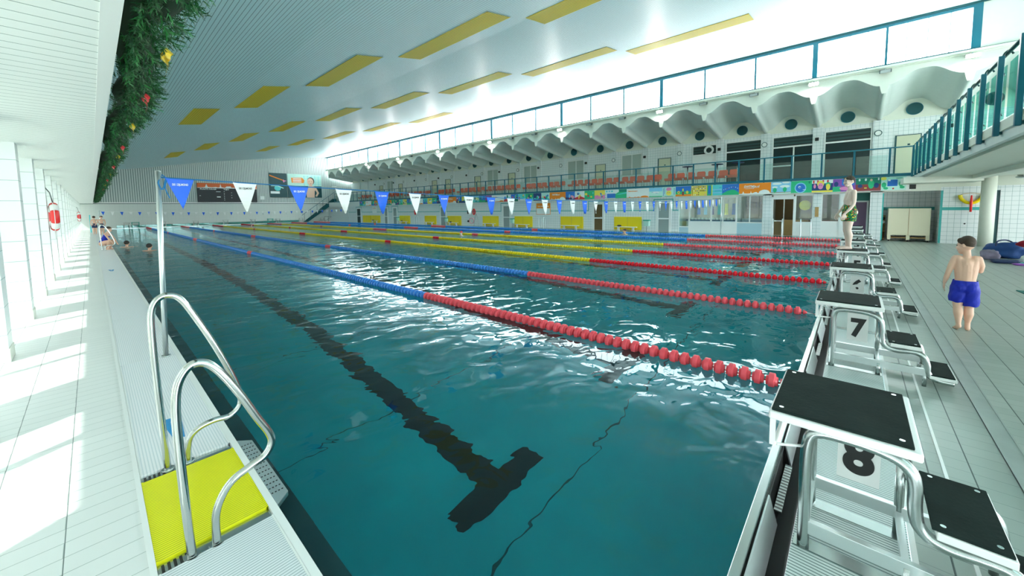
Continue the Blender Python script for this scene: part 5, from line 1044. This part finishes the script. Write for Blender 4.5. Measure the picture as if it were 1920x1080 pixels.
# --- boy walking away in blue shorts (local frame: +X away from the camera, +Y to the photo's left)
def walking_boy():
    t = thing('person', 'small boy in royal blue swim shorts walking away barefoot, head turned left', 'person', (6.83, -0.985, gz))
    b = MB(); H = 0.215
    chain(b, [((0, 0, 0.53), 0.082), ((0.0, 0, 0.62), 0.080), ((0, 0, 0.70), 0.085), ((-0.005, 0, 0.78), 0.078)])
    for s in (-1, 1): chain(b, [((0, s*0.03, 0.60), 0.068), ((0, s*0.042, 0.72), 0.072), ((-0.005, s*0.075, 0.835), 0.046)]); chain(b, [((0, s*0.035, 0.80), 0.062), ((0, s*0.105, 0.838), 0.040)])
    chain(b, [((0, 0, 0.82), 0.052), ((0.0, 0.0, 0.88), 0.038), ((0.0, 0.005, 0.93), 0.036)])
    for s in (-1, 1): chain(b, [((0, s*0.045, 0.53), 0.078), ((0.0, s*0.052, 0.47), 0.076)]); b.sphere((-0.03, s*0.045, 0.50), 0.07)
    # legs: left leg (photo left, +Y) trails with the heel raised, right leg planted
    chain(b, [((0, 0.052, 0.47), 0.074), ((-0.01, 0.058, 0.30), 0.050), ((-0.015, 0.055, 0.27), 0.046), ((-0.055, 0.052, 0.20), 0.048), ((-0.08, 0.05, 0.10), 0.028), ((-0.09, 0.048, 0.065), 0.026)])
    chain(b, [((-0.10, 0.048, 0.060), 0.026), ((-0.05, 0.055, 0.028), 0.026), ((-0.01, 0.060, 0.016), 0.018)]); b.sphere((-0.105, 0.048, 0.058), 0.028)
    chain(b, [((0, -0.052, 0.47), 0.074), ((0.01, -0.055, 0.30), 0.050), ((0.01, -0.052, 0.26), 0.046), ((-0.01, -0.050, 0.19), 0.050), ((0.0, -0.048, 0.09), 0.028), ((-0.01, -0.048, 0.03), 0.027)])
    chain(b, [((-0.02, -0.048, 0.022), 0.027), ((0.05, -0.058, 0.024), 0.026), ((0.10, -0.064, 0.016), 0.017)])
    # toes
    for q in range(5): caps(b, Vector((0.10, -0.048-0.010*q, 0.011)), 0.009, Vector((0.122-0.005*q, -0.047-0.012*q, 0.009)), 0.008); caps(b, Vector((-0.01, 0.044+0.009*q, 0.012)), 0.009, Vector((0.012-0.003*q, 0.044+0.010*q, 0.009)), 0.008)
    # left arm hangs and swings out, right arm bent forward
    chain(b, [((0, 0.108, 0.832), 0.040), ((-0.005, 0.140, 0.75), 0.036), ((-0.01, 0.165, 0.665), 0.029), ((0.005, 0.178, 0.60), 0.028), ((0.03, 0.188, 0.535), 0.018)]); hand(b, (0.032, 0.189, 0.525), (0.12, 0.03, -1), (0, -1, 0), 0.105, 0.25, 1)
    chain(b, [((0, -0.108, 0.832), 0.040), ((0.02, -0.135, 0.765), 0.036), ((0.06, -0.14, 0.70), 0.029), ((0.12, -0.12, 0.72), 0.026), ((0.17, -0.10, 0.76), 0.019)]); hand(b, (0.178, -0.096, 0.765), (0.8, 0.3, 0.5), (0, 1, 0), 0.10, 0.5, -1)
    fw = (0.50, 0.85, -0.10); c = (0.012, 0.018, 0.99); head(b, c, H, fw)
    body = solid('body', b, 'skin', 0.0055, t, 5)
    hair(body, c, H, fw, 'hair_brown', fade=True); face_parts(body, c, H, fw)
    b = MB()
    chain(b, [((0, 0, 0.585), 0.086), ((0, 0, 0.52), 0.092)])
    for s in (-1, 1): chain(b, [((0, s*0.040, 0.56), 0.082), ((0, s*0.050, 0.48), 0.088)]); b.sphere((-0.03, s*0.045, 0.50), 0.076)
    b.tube([(0, 0.05, 0.50), (-0.005, 0.062, 0.42), (-0.008, 0.066, 0.325)], [0.088, 0.086, 0.080], 20); b.tube([(0, -0.05, 0.50), (0.0, -0.060, 0.40), (0.005, -0.062, 0.29)], [0.088, 0.087, 0.078], 20)
    o = solid('swim_shorts', b, 'cloth_blue', 0.006, t, 3)
    for v in o.data.vertices:
        p = v.co; v.co += v.normal*(0.005*math.sin(p.z*48+p.y*60)*max(0, min(1, (0.56-p.z)*6)))
        if p.z > 0.592: v.co.z = 0.592
    bm = bmesh.new(); bm.from_mesh(o.data); bmesh.ops.bisect_plane(bm, geom=bm.verts[:]+bm.edges[:]+bm.faces[:], plane_co=(0, 0, 0.585), plane_no=(0.0, 0, 1), clear_outer=True); bm.to_mesh(o.data); bm.free()
    t.scale = (1, 0.84, 1.0)
walking_boy()
# --- boy standing on block 4, facing the pool (+Y), slightly turned to the camera
def standing_boy():
    t = thing('person', 'slim boy in green patterned swim shorts standing on starting block 4 facing the water', 'person', (9.60, 0.10, 0.511), 0.35)
    b = MB(); H = 0.205; k = 1.0
    sp = [((0, -0.02, 0.72), 0.082), ((0, -0.005, 0.82), 0.074), ((0, 0.0, 0.93), 0.080), ((0, -0.015, 1.02), 0.078)]
    chain(b, sp)
    for s in (-1, 1):
        chain(b, [((s*0.035, 0.0, 0.80), 0.060), ((s*0.05, 0.005, 0.92), 0.066), ((s*0.07, -0.015, 1.06), 0.052)]); chain(b, [((0, -0.015, 1.07), 0.050), ((s*0.125, -0.02, 1.085), 0.038)])
        b.sphere((s*0.045, -0.045, 0.70), 0.075)
        chain(b, [((s*0.052, -0.01, 0.70), 0.080), ((s*0.058, 0.0, 0.55), 0.064), ((s*0.055, 0.01, 0.40), 0.046), ((s*0.055, 0.012, 0.36), 0.044), ((s*0.054, -0.015, 0.27), 0.048), ((s*0.052, -0.015, 0.14), 0.030), ((s*0.052, -0.02, 0.05), 0.026)])
        chain(b, [((s*0.052, -0.035, 0.028), 0.028), ((s*0.060, 0.05, 0.030), 0.028), ((s*0.066, 0.125, 0.018), 0.018)])
        for q in range(5): caps(b, Vector((s*(0.046+0.011*q), 0.12, 0.012)), 0.010, Vector((s*(0.046+0.012*q), 0.155-0.007*q, 0.009)), 0.009)
        chain(b, [((s*0.130, -0.02, 1.075), 0.038), ((s*0.150, -0.02, 0.96), 0.033), ((s*0.175, -0.005, 0.85), 0.027), ((s*0.172, 0.05, 0.76), 0.026), ((s*0.155, 0.115, 0.675), 0.018)])
        hand(b, (s*0.154, 0.118, 0.665), (0, 0.22, -1), (-s, 0, 0), 0.125, 0.25, s)
    chain(b, [((0, -0.015, 1.08), 0.048), ((0, -0.005, 1.15), 0.037), ((0, 0.01, 1.20), 0.037)])
    fw = (-0.30, 0.95, -0.05); c = (0, 0.02, 1.275); head(b, c, H, fw)
    body = solid('body', b, 'skin_pale', 0.0055, t, 5); hair(body, c, H, fw, 'hair_brown'); face_parts(body, c, H, fw)
    b = MB(); chain(b, [((0, -0.01, 0.84), 0.083), ((0, -0.02, 0.72), 0.098)])
    for s in (-1, 1): b.sphere((s*0.042, -0.035, 0.72), 0.080); b.sphere((s*0.035, 0.0, 0.82), 0.068); b.tube([(s*0.046, -0.012, 0.76), (s*0.054, -0.008, 0.64), (s*0.058, -0.002, 0.53)], [0.092, 0.094, 0.092], 20)
    o = solid('swim_shorts', b, 'cloth_print', 0.006, t, 3)
    bm = bmesh.new(); bm.from_mesh(o.data); bmesh.ops.bisect_plane(bm, geom=bm.verts[:]+bm.edges[:]+bm.faces[:], plane_co=(0, 0, 0.86), plane_no=(0, 0.0, 1), clear_outer=True); bm.to_mesh(o.data); bm.free()
standing_boy()
# --- swimmers: head, neck and shoulders above the water
def swimmer(x, y, fw, label, m='skin', hm='hair_dark', cap=None, s=1.0, arms=True):
    t = thing('person', label, 'person', (x, y, -0.008)); b = MB(); f = Vector(fw).normalized(); sd_ = Vector((f.y, -f.x, 0)); H = 0.23*s
    chain(b, [((0, 0, -0.35), 0.12), ((0, 0, -0.12), 0.10), ((0, 0, 0.0), 0.045), (f*0.02+Vector((0, 0, 0.06)), 0.045)])
    for q in (-1, 1):
        chain(b, [((0, 0, -0.04), 0.06), (tuple(sd_*q*0.16*s+Vector((0, 0, -0.03))), 0.05), (tuple(sd_*q*0.26*s+f*0.12+Vector((0, 0, -0.06))), 0.04), (tuple(sd_*q*0.22*s+f*0.34+Vector((0, 0, -0.05))), 0.03)])
    for q in (-1, 1): hand(b, tuple(sd_*q*0.22*s+f*0.35+Vector((0, 0, -0.05))), tuple(f), (0, 0, -1), 0.15, 0.2, q)
    c = f*0.03+Vector((0, 0, 0.145)); head(b, c, H, fw); body = solid('body', b, m, 0.010, t, 4); hair(body, c, H, fw, hm, voxel=0.010); return t
swimmer(0.90, 22.3, (0.3, 1, 0), 'dark-haired swimmer near the left edge, left of two heads in the water')
swimmer(1.36, 19.4, (0.4, 1, 0), 'dark-haired swimmer with outspread arms, right of two heads near the left edge')
swimmer(18.0, 8.6, (-1, 0.5, 0), 'swimmer in the far right lane before the nearest yellow wall pad', hm='hair_brown')
swimmer(12.7, 15.0, (-1, 0.2, 0), 'pale swimmer lying between the yellow and blue lane ropes', m='skin_pale', hm='ring_red', s=0.8)
swimmer(9.5, 40.0, (0, -1, 0), 'distant swimmer beside the start of the second yellow rope', s=0.9)
# --- crouching girl on the left edge and two children standing further away
def far_person(loc, rz, pose, suit, label, hm='hair_brown'):
    t = thing('person', label, 'person', loc, rz); b = MB(); H = 0.20
    if pose == 'stand':
        chain(b, [((0, 0, 0.62), 0.085), ((0, 0, 0.75), 0.075), ((0, 0, 0.93), 0.085)])
        for s in (-1, 1):
            chain(b, [((0, 0, 0.95), 0.06), ((s*0.13, 0, 0.97), 0.04)]); chain(b, [((s*0.05, 0, 0.62), 0.075), ((s*0.055, 0, 0.34), 0.048), ((s*0.055, -0.01, 0.22), 0.045), ((s*0.055, 0, 0.06), 0.027), ((s*0.06, 0.10, 0.02), 0.02)])
            e = (s*0.22, 0.03, 0.78) if s > 0 else (s*0.17, 0.0, 0.76); w = (s*0.30, 0.08, 0.64) if s > 0 else (s*0.14, 0.09, 0.62)
            chain(b, [((s*0.14, 0, 0.96), 0.038), (e, 0.03), (w, 0.02)]); hand(b, w, (0, 0.2, -1), (-s, 0, 0), 0.11, 0.2, s)
        c = (0, 0.02, 1.13); fw = (0.2, 1, 0); chain(b, [((0, 0, 0.97), 0.04), ((0, 0.01, 1.06), 0.038)])
        sb = MB(); chain(sb, [((0, 0, 0.68), 0.093), ((0, 0, 0.60), 0.095)])
        for s in (-1, 1): sb.tube([(s*0.05, 0, 0.62), (s*0.056, 0, 0.44)], [0.088, 0.08], 14)
    else:
        chain(b, [((0, -0.05, 0.26), 0.10), ((0, 0.02, 0.42), 0.09), ((0, 0.10, 0.58), 0.09)])
        for s in (-1, 1):
            chain(b, [((0, 0.1, 0.60), 0.06), ((s*0.13, 0.12, 0.60), 0.04)]); chain(b, [((s*0.07, -0.05, 0.24), 0.085), ((s*0.10, 0.20, 0.34), 0.055), ((s*0.10, 0.16, 0.20), 0.052), ((s*0.10, 0.08, 0.04), 0.03), ((s*0.11, 0.18, 0.02), 0.022)])
            chain(b, [((s*0.14, 0.13, 0.58), 0.036), ((s*0.16, 0.22, 0.42), 0.028), ((s*0.12, 0.30, 0.26), 0.02)]); hand(b, (s*0.12, 0.31, 0.25), (0, 0.3, -1), (0, 1, 0), 0.11, 0.3, s)
        c = (0, 0.17, 0.78); fw = (0.1, 1, -0.4); chain(b, [((0, 0.1, 0.60), 0.045), ((0, 0.14, 0.70), 0.04)])
        sb = MB(); chain(sb, [((0, -0.05, 0.27), 0.108), ((0, 0.02, 0.42), 0.098), ((0, 0.08, 0.54), 0.094)])
    head(b, c, H, fw); body = solid('body', b, 'skin', 0.010, t, 4); hair(body, c, H, fw, hm, voxel=0.010); solid('swimsuit', sb, suit, 0.010, t, 2); return t
far_person((0.27, 21.25, 0.0), -PI/2-0.5, 'crouch', 'cloth_blue', 'girl in a blue swimsuit crouching at the far ladder on the left edge')
far_person((0.10, 38.0, 0.0), 0.3, 'stand', 'cloth_navy', 'child in dark swimwear standing on the far left deck, left of a pair', 'hair_brown')
far_person((0.42, 37.0, 0.0), PI, 'stand', 'cloth_navy', 'bare-backed child standing on the far left edge, right of a pair', 'hair_dark')
# --- towel hanger on far left
b = MB(); b.box(-0.12, -0.06, 42, 42.1, 0.0, 1.3); tag(b.build('kickboard_post', 'a_cyan'), 'slim turquoise post on the far left deck beside the children', 'post')
